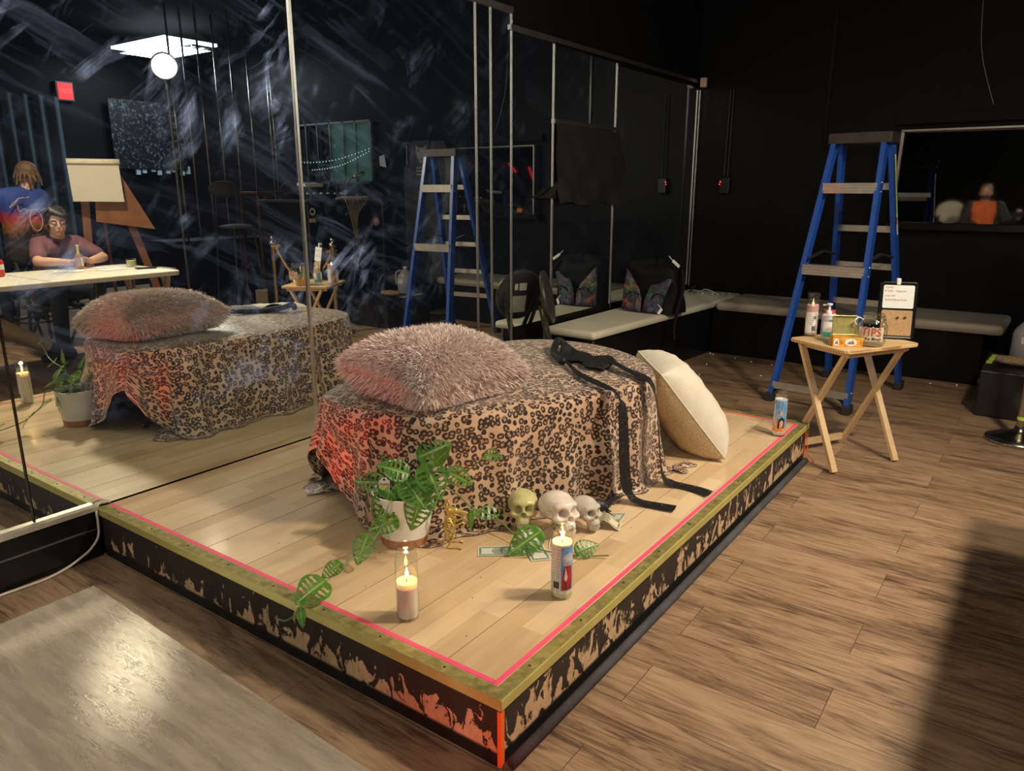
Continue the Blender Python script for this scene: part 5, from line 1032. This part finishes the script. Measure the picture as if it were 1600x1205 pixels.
for v0 in(-.09,-.125,-.16): obj('printed_block',decal(rect(-.08,.08,v0-.010,v0+.010),lambda u,v:ps(u,v,.004),3),m_pgrey,t)
t=thing('wall_intercom','small black handset on the far wall left of the poster','intercom',(3.25,5.15,1.55)); obj('handset',MB().box((3.31,5.14,1.62),(.07,.05,.24)),m_blackgloss,t,bevel=.015)
obj('notice_paper',MB().prism([(3.65,1.50),(3.75,1.52),(3.76,1.62),(3.68,1.64)],5.170,5.174,lambda x_,y_,z_:(x_,z_,y_)),m_paper,label='small torn white paper on the far wall beside the green window',cat='paper')
m_green_g=pm('green_lit_glass',(.06,.13,.11),.3,emit=(.20,.48,.38),es=.07,var=.3,vscale=3)
struct('window_1',MB().box((4.19,5.168,1.68),(.68,.012,.64)),m_green_g,'dim green glass window'); 
t=thing('window_frame','thin dark frame of bars over the dim green window','frame',(4.3,5.15,1.35))
mb=MB()
for x_ in(3.85,4.10,4.30,4.53,4.75,4.95,5.15): mb.box((x_,5.150,1.68),(.022,.02,.68))
mb.box((4.5,5.150,2.01),(1.32,.02,.02)).box((4.5,5.150,1.35),(1.32,.02,.02)); obj('bars',mb,m_dullmetal,t)
obj('sill',MB().box((4.2,5.10,1.335),(.8,.12,.02)),m_dullmetal,t)
m_bulbg=pm('green_white_bulb',(.6,.9,.8),.4,emit=(.5,1,.85),es=.9)
for j,(a_,b_) in enumerate((((5.10,5.125,1.59),(3.87,5.125,1.72)),((4.85,5.125,1.50),(3.87,5.125,1.69)))):
    t=thing('string_lights',('upper','lower')[j]+' string of tiny green-white lights across the green window','string lights',a_,0,'string lights at the window'); A=Vector(a_);B_=Vector(b_)
    pts=[A.lerp(B_,i/22)+Vector((0,0,-.05*math.sin(PI*i/22))) for i in range(23)]; obj('wire',MB().tube(pts,.004,5),m_bulbg if False else m_dullmetal,t)
    for p in pts: obj('bulb',MB().ell(p-Vector((0,0,.012)),(.006,)*3,6),m_bulbg,t)
# booth
t=thing('dj_booth','tall black booth with thin metal edge strips and stickers, facing the mirror wall','booth',(3.45,4.05,0))
obj('cabinet',MB().box((3.45,4.055,.60),(.68,.98,1.08)),m_blackgloss,t); obj('counter',MB().box((3.45,4.055,1.152),(.72,1.02,.024)),m_blackmetal,t,bevel=.004)
mb=MB()
for y_ in(3.575,4.535): mb.box((3.104,y_,.60),(.01,.014,1.06))
mb.box((3.104,4.055,.066),(.012,.98,.014)); obj('edge_strip',mb,m_chrome,t)
obj('plinth',MB().box((3.47,4.055,.03),(.60,.94,.06)),m_black,t)
bf=lambda u,v,d=0:(3.108-d,3.63+u,1.03+v)
bo_=lambda u,v:(3.107,3.63+u,1.03+v)
obj('sticker',MB().lathe([(.020,0),(.034,0)],24,bo_(0,.03),(-1,0,0),cap=False),m_paper,t,label='white ring sticker')
for i,mm in enumerate((m_paper,m_flameprint,m_yellowgreen,m_ink)): obj('sticker',MB().box(bo_(-.035+.023*i,-.05),(.002,.023,.035)),mm,t)
obj('fold_paper',MB().box((3.13,3.72,1.168),(.10,.20,.006)),m_paper,t) if False else None
t2=thing('tablet_stand','flat white tablet on a black stand on the booth counter','tablet',(3.32,3.80,1.165)); obj('stand',MB().lathe([(.05,0),(.05,.006),(.012,.012),(.012,.12),(.0001,.12)],20,(3.32,3.80,1.165)),m_blackmetal,t2); obj('screen',MB().box((3.32,3.80,1.305),(.12,.22,.03),(0,-.1,0)),m_whiteplastic,t2,bevel=.004)
t2=thing('desk_lamp','small black gooseneck lamp on the booth counter','lamp',(3.30,4.12,1.165)); obj('base',MB().lathe([(.05,0),(.05,.012),(.0001,.014)],20,(3.30,4.12,1.165)),m_blackmetal,t2); obj('gooseneck',MB().tube(smoothpts([(3.30,4.12,1.18),(3.30,4.11,1.30),(3.29,4.06,1.36),(3.27,4.02,1.33)],6),.006,8),m_dullmetal,t2,smooth=True); obj('shade',MB().lathe([(.02,0),(.035,.06)],16,(3.27,4.02,1.33),(-.2,-.3,-1)),m_blackgloss,t2)
t2=thing('microphone','silver microphone on a bent stand on the booth counter','microphone',(3.35,4.32,1.165)); obj('stand',MB().tube(smoothpts([(3.35,4.28,1.165),(3.33,4.28,1.32),(3.27,4.36,1.40)],6),.006,8),m_blackmetal,t2,smooth=True); obj('head',MB().caps((3.27,4.34,1.39),(3.24,4.42,1.42),.018,.024),m_chrome,t2,smooth=True)
t2=thing('mixer','low black mixing console on the booth counter','mixer',(3.38,4.05,1.165)); obj('case',MB().box((3.52,4.10,1.19),(.28,.48,.05)),m_blackgloss,t2,bevel=.006)
for i in range(10): obj('knob',MB().lathe([(.012,.0),(.010,.018),(.0001,.018)],10,(3.42+.09*(i//5),3.92+.09*(i%5),1.215)),m_chrome if i%3==0 else m_whiteplastic,t2)
mb=MB()
for i in range(11):
    y0=4.02+.032*i; mb.tube(smoothpts([(3.22,y0,1.17),(3.095,y0+.005*math.sin(i),1.185),(3.085,4.12+.35*(y0-4.15),1.02),(3.088,4.14+.14*(y0-4.15),.85),(3.09,4.17+.10*math.sin(i*2)*.3,.72)],6),.005,6)
obj('cable_bundle',mb,pm('tan_cables',(.36,.27,.15),.6,var=.4),smooth=True,label='bundle of tan cables spilling down the front of the black booth',cat='cables')
t2=thing('hanging_ornament','striped pink and white ball hanging on a cord on the booth front','ornament',(3.085,4.415,.90)); obj('ball',MB().ell((3.07,4.415,.945),(.036,.036,.045),20),pm('pink_striped_ball',(.55,.28,.32),.5,var=.5,vscale=50),t2,smooth=True); obj('cord',MB().tube([(3.07,4.415,.99),(3.09,4.36,1.10),(3.10,4.32,1.165)],.003,6),m_rubber,t2)
obj('cardboard_box',MB().box((4.02,3.86,.12),(.30,.34,.24)),pm('brown_cardboard',(.34,.26,.16),.8),label='plain brown cardboard box on the floor beyond the stanchions',cat='box',bevel=.003)
struct('trim_%d'%k,MB().box((3.45,4.86,.15),(1.3,.60,.30)),m_blackgloss,'low black step beside the booth'); k+=1
obj('tan_sponge',MB().ell((3.15,4.72,.335),(.05,.09,.035),14),pm('tan_foam',(.32,.24,.16),.9,bmp=.8,bscale=60),smooth=True,label='tan sponge on the low black step beside the booth',cat='sponge')
# ---------------------------------------------------------------- long folding table and what is on it
TT=.680
m_tw=pm('warm_white_table_plastic',(.66,.62,.52),.4,var=.05)
t=thing('folding_table','long white plastic folding table in front of the seated person','table',(3.08,1.1,0)); obj('tabletop',MB().prism(rrect(2.66,3.49,.18,2.00,.05),TT-.035,TT),m_tw,t,bevel=.008)
obj('fold_line',MB().box((3.08,1.09,TT+.0004),(.82,.006,.0008)),m_dullmetal,t)
for y_ in(.40,1.70):
    for x_ in(2.80,3.36): obj('leg',MB().tube([(x_,y_,TT-.036),(x_,y_+(.05 if y_<1 else -.05),.003)],.012,10),m_dullmetal,t,smooth=True)
    obj('leg_brace',MB().tube([(2.80,y_,.12),(3.36,y_,.12)],.009,8),m_dullmetal,t)
m_amber=pm('amber_liquid',(.55,.20,.04),.15,var=.1)
x,y=3.36,1.60; t=thing('liquor_bottle','amber bottle with a gold chain neck on the white folding table','bottle',(x,y,TT)); obj('bottle',MB().lathe([(.0001,.001),(.030,.001),(.032,.006),(.032,.095),(.028,.105)],4,(x,y,TT),a0=R(20),a1=R(380)),m_amber,t,bevel=.006); obj('neck',MB().lathe([(.026,.104),(.010,.118),(.009,.165),(.012,.168),(.012,.178),(.0001,.179)],16,(x,y,TT)),m_brass,t,smooth=True); obj('label',MB().box((x-.024,y+.0,TT+.055),(.003,.034,.06),(0,0,.0)),m_paper,t)
x,y=3.25,1.02; t=thing('soda_can','red and silver drink can at the left end of the folding table','can',(x,y,TT)); obj('can',MB().lathe([(.0001,.001),(.024,.001),(.030,.010),(.030,.105),(.024,.115),(.0001,.115)],24,(x,y,TT)),pm('red_can',(.62,.05,.03),.3,.3),t,smooth=True,flat_angle=50); obj('band',MB().lathe([(.0303,.050),(.0303,.085)],24,(x,y,TT),cap=False),m_paper,t)
x,y=3.24,1.93; t=thing('jar_candle','small clear jar candle with cream wax on the right end of the folding table','candle',(x-.04,y-.02,TT)); obj('jar',MB().lathe([(.0001,.001),(.034,.001),(.037,.006),(.037,.062),(.033,.062)],24,(x-.04,y-.02,TT),cap=False),m_glass,t,smooth=True); obj('wax',MB().lathe([(.0001,.004),(.033,.004),(.033,.048),(.0001,.048)],24,(x-.04,y-.02,TT)),pm('yellowish_wax',(.60,.52,.25),.5),t,smooth=True,flat_angle=40)
obj('phone',MB().box((2.98,1.90,TT+.005),(.075,.14,.008),(0,0,.3)),m_blackgloss,bevel=.003,label='black phone lying on the right end of the folding table',cat='phone')
for i,(x,y,a_) in enumerate([(3.30,1.78,.2),(3.12,1.72,-.3),(3.22,1.45,.5)]): obj('paper_sheet',MB().box((x,y,TT+.0015+.001*i),(.14,.20,.001),(0,0,a_)),m_paper,label=['white paper between the seated person and the jar candle','white paper in the middle of the folding table','white paper in front of the seated person left of the bottle'][i],cat='paper')
# wooden trestle under the flipchart, flipchart
m_easel=pm('reddish_brown_wood',(.26,.10,.04),.45,var=.2)
t=thing('flipchart','blank white flipchart pad with its pages folded over, on a brown wooden easel','flipchart',(3.95,2.15,0))
e=lambda u,v,d=0:(3.98-.46*u-.88*d+(v-1.16)*.07,1.905+.88*u-.46*d,v)
obj('pad',MB().prism([(0,1.165),(.375,1.160),(.375,1.475),(.0,1.48)],0,.02,lambda x_,y_,z_:e(x_,y_,z_)),pm('flipchart_paper',(.72,.64,.54),.7,var=.02),t)
obj('folded_pages',MB().grid(lambda u,v:(lambda q_:(q_[0],q_[1],1.472+.030*math.sin(-.4+5.0*v)))(e(-.002+.388*u,1.475,.0+.030*math.cos(-.4+5.0*v))),4,16),pm('cream_paper',(.74,.66,.52),.7),t,smooth=True,solid=.003)
obj('board',MB().prism([(.14,1.0),(.58,.93),(.36,1.42),(.18,1.42)],-.05,-.03,lambda x_,y_,z_:e(x_,y_,z_)),m_easel,t)
for a_,b_ in(((4.00,2.02,1.42),(4.02,1.95,.0)),((3.93,2.20,1.42),(3.82,2.56,.0)),((4.02,2.14,1.42),(4.45,2.40,.0))): obj('leg',MB().bar(a_,b_,.02,.06),m_easel,t)
t=thing('wooden_trestle','pale wooden crossed-leg stand behind the right end of the folding table','stand',(3.62,2.22,0)); obj('top',MB().box((3.62,2.24,.60),(.24,.42,.016)),m_pine,t)
for y_ in(2.08,2.40):
    obj('leg',MB().bar((3.54,y_,.59),(3.70,y_,.005),.016,.03,up=(0,1,0)),m_pine,t); obj('leg',MB().bar((3.70,y_+.02,.59),(3.54,y_+.02,.005),.016,.03,up=(0,1,0)),m_pine,t)
# orange lights and red tubes behind the camera (seen through two mirrors)
t=thing('orange_lights','row of small orange lights under an orange canopy on the opposite wall behind the camera','string lights',(7.45,-1.35,1.0))
obj('canopy',MB().prism([(-2.1,1.155),(-.75,1.165),(-1.15,1.25),(-1.75,1.235)],7.44,7.47,lambda y_,z_,x_:(x_,y_,z_)),pm('orange_canopy',(.5,.12,.02),.6,emit=(1,.22,.03),es=.5),t)
for i in range(13): u=i/12; obj('bulb',MB().ell((7.42,-2.05+1.25*u,1.14-.055*math.sin(PI*min(1,u*1.6))+.02*u),(.014,)*3,8),pm('orange_bulb',(1,.4,.1),.4,emit=(1,.38,.10),es=7) if i==0 else bpy.data.materials['orange_bulb'],t)
for i,(y0,z0,y1,z1) in enumerate(((-1.28,2.13,-1.52,1.97),(-1.95,2.10,-2.12,1.85))): obj('red_tube',MB().tube([(7.42,y0,z0),(7.42,y1,z1)],.016,8),pm('red_tube_glow',(.6,.02,.02),.4,emit=(1,.03,.04),es=1.2),smooth=True,label=['left','right'][i]+' of two slanting red light tubes above the orange lights',cat='light tube')
# ---------------------------------------------------------------- people
m_skin=pm('skin',(.62,.36,.26),.5,var=.06,sub=.15); m_eye=pm('dark_eye',(.05,.03,.025),.2); m_eyew=pm('eye_white',(.7,.66,.62),.3); m_lip=pm('lip',(.45,.18,.15),.45)
def hand(mb,wr,d,pn,curl,s=1,flip=1):
    wr=Vector(wr);d=Vector(d).normalized();pn=Vector(pn);pn=(pn-d*pn.dot(d)).normalized();sd=d.cross(pn)*flip
    for k_ in range(4): mb.caps(wr+sd*(-.016+.011*k_)*s+d*.01*s,wr+d*.065*s+sd*(-.026+.0175*k_)*s,.014*s,.011*s,8)
    for k_,ln in enumerate((.058,.066,.062,.050)):
        p=wr+d*.070*s+sd*(-.027+.018*k_)*s; dd=d.copy(); 
        for j,f_ in enumerate((.48,.30,.22)):
            a_=curl*(.5+.5*j); dd=(dd*math.cos(a_)+pn*math.sin(a_)).normalized(); q_=p+dd*ln*f_*1.05*s; mb.caps(p,q_,(.0085-.0008*j)*s,(.0078-.0008*j)*s,8); p=q_
    p=wr+d*.018*s-sd*.022*s; dd=(d*.6-sd*.7+pn*.35).normalized(); q_=p+dd*.034*s; mb.caps(p,q_,.011*s,.0095*s,8); dd=(dd+d*.5+pn*.3).normalized(); mb.caps(q_,q_+dd*.028*s,.009*s,.0075*s,8)
def person(label,J,face,tilt,shirt,pants,shoe,hairm,skin=m_skin,hair='short',mask=False,s=.93,curl=.45,hands=True,base=None,pitch_=0,sleeve=.75):
    t=thing('person',label,'person',base or (J['pel'][0],J['pel'][1],0))
    V_={k_:Vector(v_) for k_,v_ in J.items()}
    fy=math.atan2(face[1],face[0]); H_=Matrix.Translation(V_['head'])@Matrix.Rotation(fy,4,'Z')@Matrix.Rotation(pitch_,4,'Y')@Matrix.Rotation(tilt,4,'X')@Matrix.Scale(s,4); hr=H_.to_3x3().normalized()
    h=lambda x,y,z:H_@Vector((x,y,z)); E=lambda mb,c,r,n=18: mb.ell(h(*c),tuple(q_*s for q_ in r),n,hr)
    mb=MB()
    E(mb,(-.012,0,.035),(.096,.076,.090)); E(mb,(.028,0,-.045),(.062,.056,.062)); E(mb,(.058,0,-.085),(.028,.032,.022)); E(mb,(.062,0,.028),(.026,.058,.016)); 
    for q_ in(-1,1): E(mb,(.052,q_*.040,-.022),(.030,.022,.022)); E(mb,(-.012,q_*.078,-.006),(.018,.010,.032),10)
    mb.caps(h(.086,0,.018),h(.106,0,-.022),.0085*s,.0125*s,10); E(mb,(.083,0,-.058),(.012,.024,.011),12)
    neckb=V_['neck']; mb.caps(h(-.015,0,-.05),neckb,.052*s,.060*s)
    ch=(V_['shL']+V_['shR'])/2; side=(V_['shR']-V_['shL']).normalized(); sp_=V_['pel']
    mid=ch.lerp(sp_,.45)
    for c_ in(V_['shL'],V_['shR']): mb.caps(ch,c_,.075*s,.052*s); mb.caps(neckb,c_,.045*s,.045*s)
    for o_ in(-1,1): mb.chain([ch+side*o_*.075-Vector((0,0,.05)),mid+side*o_*.055,sp_+side*o_*.07],[.105*s,.09*s,.105*s])
    for a_ in'LR':
        S,E_,W_=V_['sh'+a_],V_['el'+a_],V_['wr'+a_]; mb.chain([S,E_],[.052*s,.040*s]); m1=E_.lerp(W_,.3); mb.chain([E_,m1,W_],[.041*s,.040*s,.027*s])
        if hands: hand(mb,W_,J.get('hd'+a_,tuple(W_-E_)),J.get('hn'+a_,(0,0,-1)),curl,s,1 if a_=='R' else -1)
        Hh,K,A_,To=V_['hip'+a_],V_['kn'+a_],V_['an'+a_],V_['to'+a_]
        mb.chain([Hh,K],[.085*s,.056*s]); mb.chain([K,K.lerp(A_,.3),A_],[.057*s,.055*s,.037*s]); mb.chain([A_,To],[.038*s,.030*s])
    obj('body',mb,skin,t,smooth=True,remesh=.0065)
    # hair
    mb=MB(); 
    E(mb,(-.030,0,.055),(.098,.085,.086))
    if hair=='fringe':
        mb.caps(h(.035,.045,.112),h(.083,-.040,.070),.026*s,.016*s); mb.caps(h(.060,.040,.095),h(.090,-.020,.062),.020*s,.011*s); mb.caps(h(.083,-.040,.070),h(.070,-.068,.030),.016*s,.009*s); mb.caps(h(.04,.06,.06),h(.01,.082,-.01),.024*s,.012*s); mb.caps(h(.04,-.06,.06),h(.005,-.082,-.02),.022*s,.012*s); E(mb,(-.05,0,-.01),(.066,.078,.07))
    elif hair=='locks':
        for i in range(16):
            a_=i/16*2*PI; mb.caps(h(-.03+.07*math.cos(a_),.065*math.sin(a_),.09),h(-.03+.10*math.cos(a_),.105*math.sin(a_),-.005-.03*(i%3)),.016*s,.010*s,8)
    else: E(mb,(-.04,0,.02),(.085,.082,.075))
    obj('hair',mb,hairm,t,smooth=True,remesh=.007)
    for q_ in(-1,1):
        mb=MB(); E(mb,(.0835,q_*.031,.008),(.009,.013,.0055),10); obj('eye',mb,m_eyew,t,smooth=True); mb=MB(); E(mb,(.0905,q_*.031,.006),(.003,.006,.005),8); obj('iris',mb,m_eye,t,smooth=True); mb=MB(); mb.caps(h(.086,q_*.014,.026),h(.080,q_*.048,.029),.0035*s,.0025*s,6); obj('eyebrow',mb,hairm,t)
    mb=MB(); mb.caps(h(.0945,-.018,-.057),h(.0945,.018,-.057),.0035*s,.0035*s,6); obj('lips',mb,m_lip,t)
    if mask: mb=MB(); E(mb,(.050,0,-.050),(.060,.064,.045)); obj('face_mask',mb,m_rubber,t,smooth=True)
    # shirt
    mb=MB()
    for c_ in(V_['shL'],V_['shR']): mb.caps(ch,c_,.090*s,.066*s); mb.caps(neckb-Vector((0,0,.025)),c_,.056*s,.058*s)
    for o_ in(-1,1): mb.chain([ch+side*o_*.075-Vector((0,0,.05)),mid+side*o_*.06,sp_+side*o_*.07],[.120*s,.112*s,.122*s])
    for a_ in'LR':
        S,E_=V_['sh'+a_],V_['el'+a_]; mb.chain([S,S.lerp(E_,min(sleeve,1))],[.068*s,.062*s])
        if sleeve>1: mb.chain([E_,E_.lerp(V_['wr'+a_],sleeve-1)],[.058*s,.046*s])
    obj('shirt',mb,shirt,t,smooth=True,remesh=.008)
    mb=MB(); mb.chain([sp_,sp_+Vector((0,0,-.02))],[.115*s,.11*s])
    for a_ in'LR':
        Hh,K,A_=V_['hip'+a_],V_['kn'+a_],V_['an'+a_]; mb.chain([sp_,Hh],[.11*s,.100*s]); mb.chain([Hh,K],[.098*s,.072*s]); mb.chain([K,K.lerp(A_,.93)],[.071*s,.056*s])
    obj('trousers',mb,pants,t,smooth=True,remesh=.009)
    for a_ in'LR':
        A_,To=V_['an'+a_],V_['to'+a_]; d=(To-A_); mb=MB(); mb.chain([A_,A_.lerp(To,.5),To],[.046*s,.043*s,.038*s]); hl=A_-Vector((d.x,d.y,0)).normalized()*.035; mb.caps(Vector((hl.x,hl.y,min(A_.z,To.z)+.0)),To,.034*s,.033*s); obj('shoe',mb,shoe,t,smooth=True,remesh=.007)
    return t
m_maroon=pm('faded_maroon_cotton',(.17,.065,.08),.8,var=.15); m_jeans=pm('dark_denim',(.02,.025,.04),.8); m_khaki=pm('khaki_cotton',(.40,.30,.21),.8,var=.12); m_blackshoe=pm('black_canvas_shoe',(.02,.02,.024),.6); m_darkhair=pm('dark_brown_hair',(.018,.011,.009),.45,var=.3,vscale=90,bmp=.5,bscale=150)
person('person with swept dark hair in a maroon T-shirt, seated at the white folding table',dict(head=(3.735,1.645,1.012),neck=(3.785,1.655,.885),shL=(3.80,1.800,.845),shR=(3.80,1.515,.845),elL=(3.575,1.885,.735),elR=(3.565,1.400,.735),wrL=(3.435,1.715,.728),wrR=(3.405,1.560,.728),hdL=(-.35,-.8,.25),hdR=(-.2,.8,.35),hnL=(-.3,.1,-.9),hnR=(-.3,-.2,-.9),pel=(3.97,1.655,.455),hipL=(3.93,1.74,.45),hipR=(3.93,1.57,.45),knL=(3.56,1.80,.50),knR=(3.55,1.50,.50),anL=(3.62,1.80,.08),anR=(3.60,1.50,.08),toL=(3.48,1.82,.035),toR=(3.46,1.50,.035)),(-1,-.30),0,m_maroon,m_jeans,m_blackshoe,m_darkhair,hair='fringe',pitch_=.12,curl=.55)
def seat(x,y,l,ang=0,top=.40):
    t=thing('folding_chair',l,'chair',(x,y,0),0,'folding chairs'); Mx=Matrix.Translation((x,y,0))@Matrix.Rotation(ang,4,'Z')
    obj('seat',MB().box((0,0,top-.014),(.38,.38,.028)).xf(Mx),m_greychair,t,bevel=.01); obj('backrest',MB().box((.20,0,top+.34),(.02,.36,.16)).xf(Mx),m_greychair,t,bevel=.008)
    for s_ in(-1,1): 
        mb=MB().bar((.21,s_*.18,top+.42),(-.16,s_*.18,.004),.018,.018).xf(Mx); obj('leg',mb,m_blackmetal,t); obj('leg',MB().bar((-.12,s_*.17,top-.03),(.20,s_*.17,.004),.018,.018).xf(Mx),m_blackmetal,t)
seat(3.99,1.655,'grey folding chair under the person in maroon',0,.345)
m_gradient,nt,b=newmat('blue_to_red_printed_cotton'); s_=N(nt,'ShaderNodeSeparateXYZ'); lk(nt,coord(nt),s_.inputs[0]); n=noise(nt,coord(nt),9,4,.6,.8); f_=math_(nt,'ADD',s_.outputs[2],math_(nt,'MULTIPLY',math_(nt,'SUBTRACT',n.outputs[0],.5),.22)); lk(nt,ramp(nt,f_,[(.93,(.03,.02,.02)),(1.0,(.28,.10,.03)),(1.08,(.50,.04,.03)),(1.16,(.03,.05,.28)),(1.4,(.03,.08,.36))]),b.inputs['Base Color']); b.inputs['Roughness'].default_value=.8
for o in[1]:
    nd=[n_ for n_ in nt.nodes if n_.type=='VALTORGB'][-1]
    mr=N(nt,'ShaderNodeMapRange'); mr.inputs[1].default_value=.85; mr.inputs[2].default_value=1.35; lk(nt,f_,mr.inputs[0]); lk(nt,mr.outputs[0],nd.inputs[0])
    for e_,p_ in zip(nd.color_ramp.elements,(.10,.24,.38,.52,.9)): e_.position=p_
m_brownhair=pm('sandy_brown_hair',(.20,.12,.07),.6,var=.3,vscale=80)
sp=person('person in a blue and red graphic T-shirt, back turned, behind the table',dict(head=(4.30,1.715,1.355),neck=(4.27,1.67,1.24),shL=(4.27,1.485,1.205),shR=(4.27,1.775,1.205),elL=(4.34,1.42,1.0),elR=(4.34,1.84,1.0),wrL=(4.55,1.50,.96),wrR=(4.55,1.76,.96),pel=(4.22,1.62,.74),hipL=(4.24,1.55,.72),hipR=(4.24,1.70,.72),knL=(4.55,1.50,.62),knR=(4.55,1.76,.62),anL=(4.50,1.50,.22),anR=(4.50,1.76,.22),toL=(4.63,1.49,.19),toR=(4.63,1.77,.19)),(1,.2),0,m_gradient,m_jeans,m_blackshoe,m_brownhair,hair='locks')
m_line=pm('cream_print_line',(.65,.52,.38),.7)
mb=MB(); mb.tube([(4.125,1.665+.045*math.cos(q_),1.02+.085*math.sin(q_)) for q_ in np.linspace(0,2*PI,17)[:-1]],.004,5,closed=True)
for a_ in(-1,1): mb.tube(smoothpts([(4.125,1.665+a_*.04,1.09),(4.125,1.665+a_*.08,1.11),(4.13,1.665+a_*.11,1.09),(4.13,1.665+a_*.12,1.14)],5),.003,5); mb.tube([(4.128,1.62-a_*.02,1.20),(4.128,1.56,1.19),(4.13,1.52+a_*.01,1.15),(4.135,1.49,1.12)],.003,5)
obj('shirt_print',mb,m_line,sp,label='cream line drawing on the back of the shirt')
t=thing('bar_stool','black bar stool under the person with their back turned','stool',(4.24,1.62,0)); obj('seat',MB().lathe([(.0001,.585),(.16,.585),(.17,.60),(.16,.618),(.0001,.62)],28,(4.26,1.62,0)),m_rubber,t,smooth=True)
for i in range(4): a_=PI/4+i*PI/2; obj('leg',MB().bar((4.26+.10*math.cos(a_),1.62+.10*math.sin(a_),.585),(4.26+.19*math.cos(a_),1.62+.19*math.sin(a_),.004),.022,.022),m_blackmetal,t)
obj('footring',MB().tube([(4.26+.17*math.cos(q_),1.62+.17*math.sin(q_),.20) for q_ in np.linspace(0,2*PI,25)[:-1]],.008,6,closed=True),m_blackmetal,t)
m_darktop=pm('dark_brown_sweater',(.07,.04,.04),.85)
person('person in khaki trousers with a leg stretched out below the folding table',dict(head=(3.02,.10,1.10),neck=(3.05,.08,.975),shL=(2.88,.09,.93),shR=(3.24,.07,.93),elL=(2.84,.22,.715),elR=(3.28,.24,.715),wrL=(2.93,.40,.715),wrR=(3.18,.42,.715),pel=(3.08,.0,.45),hipL=(3.00,.05,.44),hipR=(3.17,.05,.44),knL=(2.98,.55,.47),knR=(3.22,.86,.40),anL=(2.98,.60,.08),anR=(3.24,1.25,.155),toL=(2.97,.74,.035),toR=(3.26,1.385,.070)),(0,1),0,m_darktop,m_khaki,m_blackshoe,m_darkhair,sleeve=1.8,curl=.3)
seat(3.08,-.02,'grey folding chair under the person in khaki trousers',-PI/2,.34)
m_orangeshirt=pm('orange_cotton',(.75,.17,.05),.8); m_jacket=pm('black_jacket',(.02,.02,.022),.7)
ph=person('person in an orange shirt, dark jacket and black mask, holding up a phone',dict(head=(2.20,-1.48,1.555),neck=(2.20,-1.52,1.42),shL=(2.02,-1.52,1.375),shR=(2.38,-1.52,1.375),elL=(1.98,-1.40,1.14),elR=(2.52,-1.48,1.13),wrL=(2.16,-1.28,1.10),wrR=(2.63,-1.27,1.215),hdR=(-.05,.25,.9),hnR=(0,-1,0),pel=(2.20,-1.55,.90),hipL=(2.12,-1.55,.86),hipR=(2.28,-1.55,.86),knL=(2.11,-1.51,.46),knR=(2.31,-1.49,.46),anL=(2.10,-1.56,.075),anR=(2.32,-1.54,.075),toL=(2.09,-1.42,.035),toR=(2.34,-1.40,.035)),(0,1),0,m_orangeshirt,m_jeans,m_blackshoe,m_brownhair,mask=True,pitch_=.1,curl=.7)
mb=MB()
for a_,b_,c_ in(('L',(2.02,-1.52,1.375),(1.98,-1.40,1.14)),('R',(2.38,-1.52,1.375),(2.52,-1.48,1.13))): mb.caps(b_,c_,.078,.068)
mb.caps((1.98,-1.40,1.14),(2.12,-1.30,1.10),.066,.048); mb.caps((2.52,-1.48,1.13),(2.62,-1.31,1.20),.066,.046)
for a_ in(-1,1): mb.chain([(2.20+a_*.115,-1.555,1.30),(2.20+a_*.115,-1.575,1.05),(2.20+a_*.12,-1.58,.88)],[.110,.098,.105])
mb.chain([(2.20,-1.60,1.32),(2.20,-1.62,.90)],[.10,.10]); obj('jacket',mb,m_jacket,ph,smooth=True,remesh=.009)
obj('phone',MB().box((2.604,-1.150,1.262),(.150,.009,.072)),m_blackgloss,bevel=.003,label='black phone held up by the photographer',cat='phone')
# chair beside the photographer
t=thing('tall_chair','tall pale round-backed chair next to the photographer','chair',(1.75,-1.95,0)); m_pale=pm('pale_beige_upholstery',(.60,.56,.46),.6)
obj('backrest',MB().ell((1.78,-2.10,1.30),(.20,.035,.17),24),m_pale,t,smooth=True); obj('seat',MB().box((1.78,-1.90,.98),(.40,.38,.07)),m_pale,t,bevel=.02)
for a_ in(-1,1): obj('leg',MB().bar((1.78+a_*.15,-2.08,1.25),(1.78+a_*.20,-2.14,0),.022,.022),m_blackmetal,t); obj('leg',MB().bar((1.78+a_*.15,-1.75,.95),(1.78+a_*.20,-1.70,0),.022,.022),m_blackmetal,t)
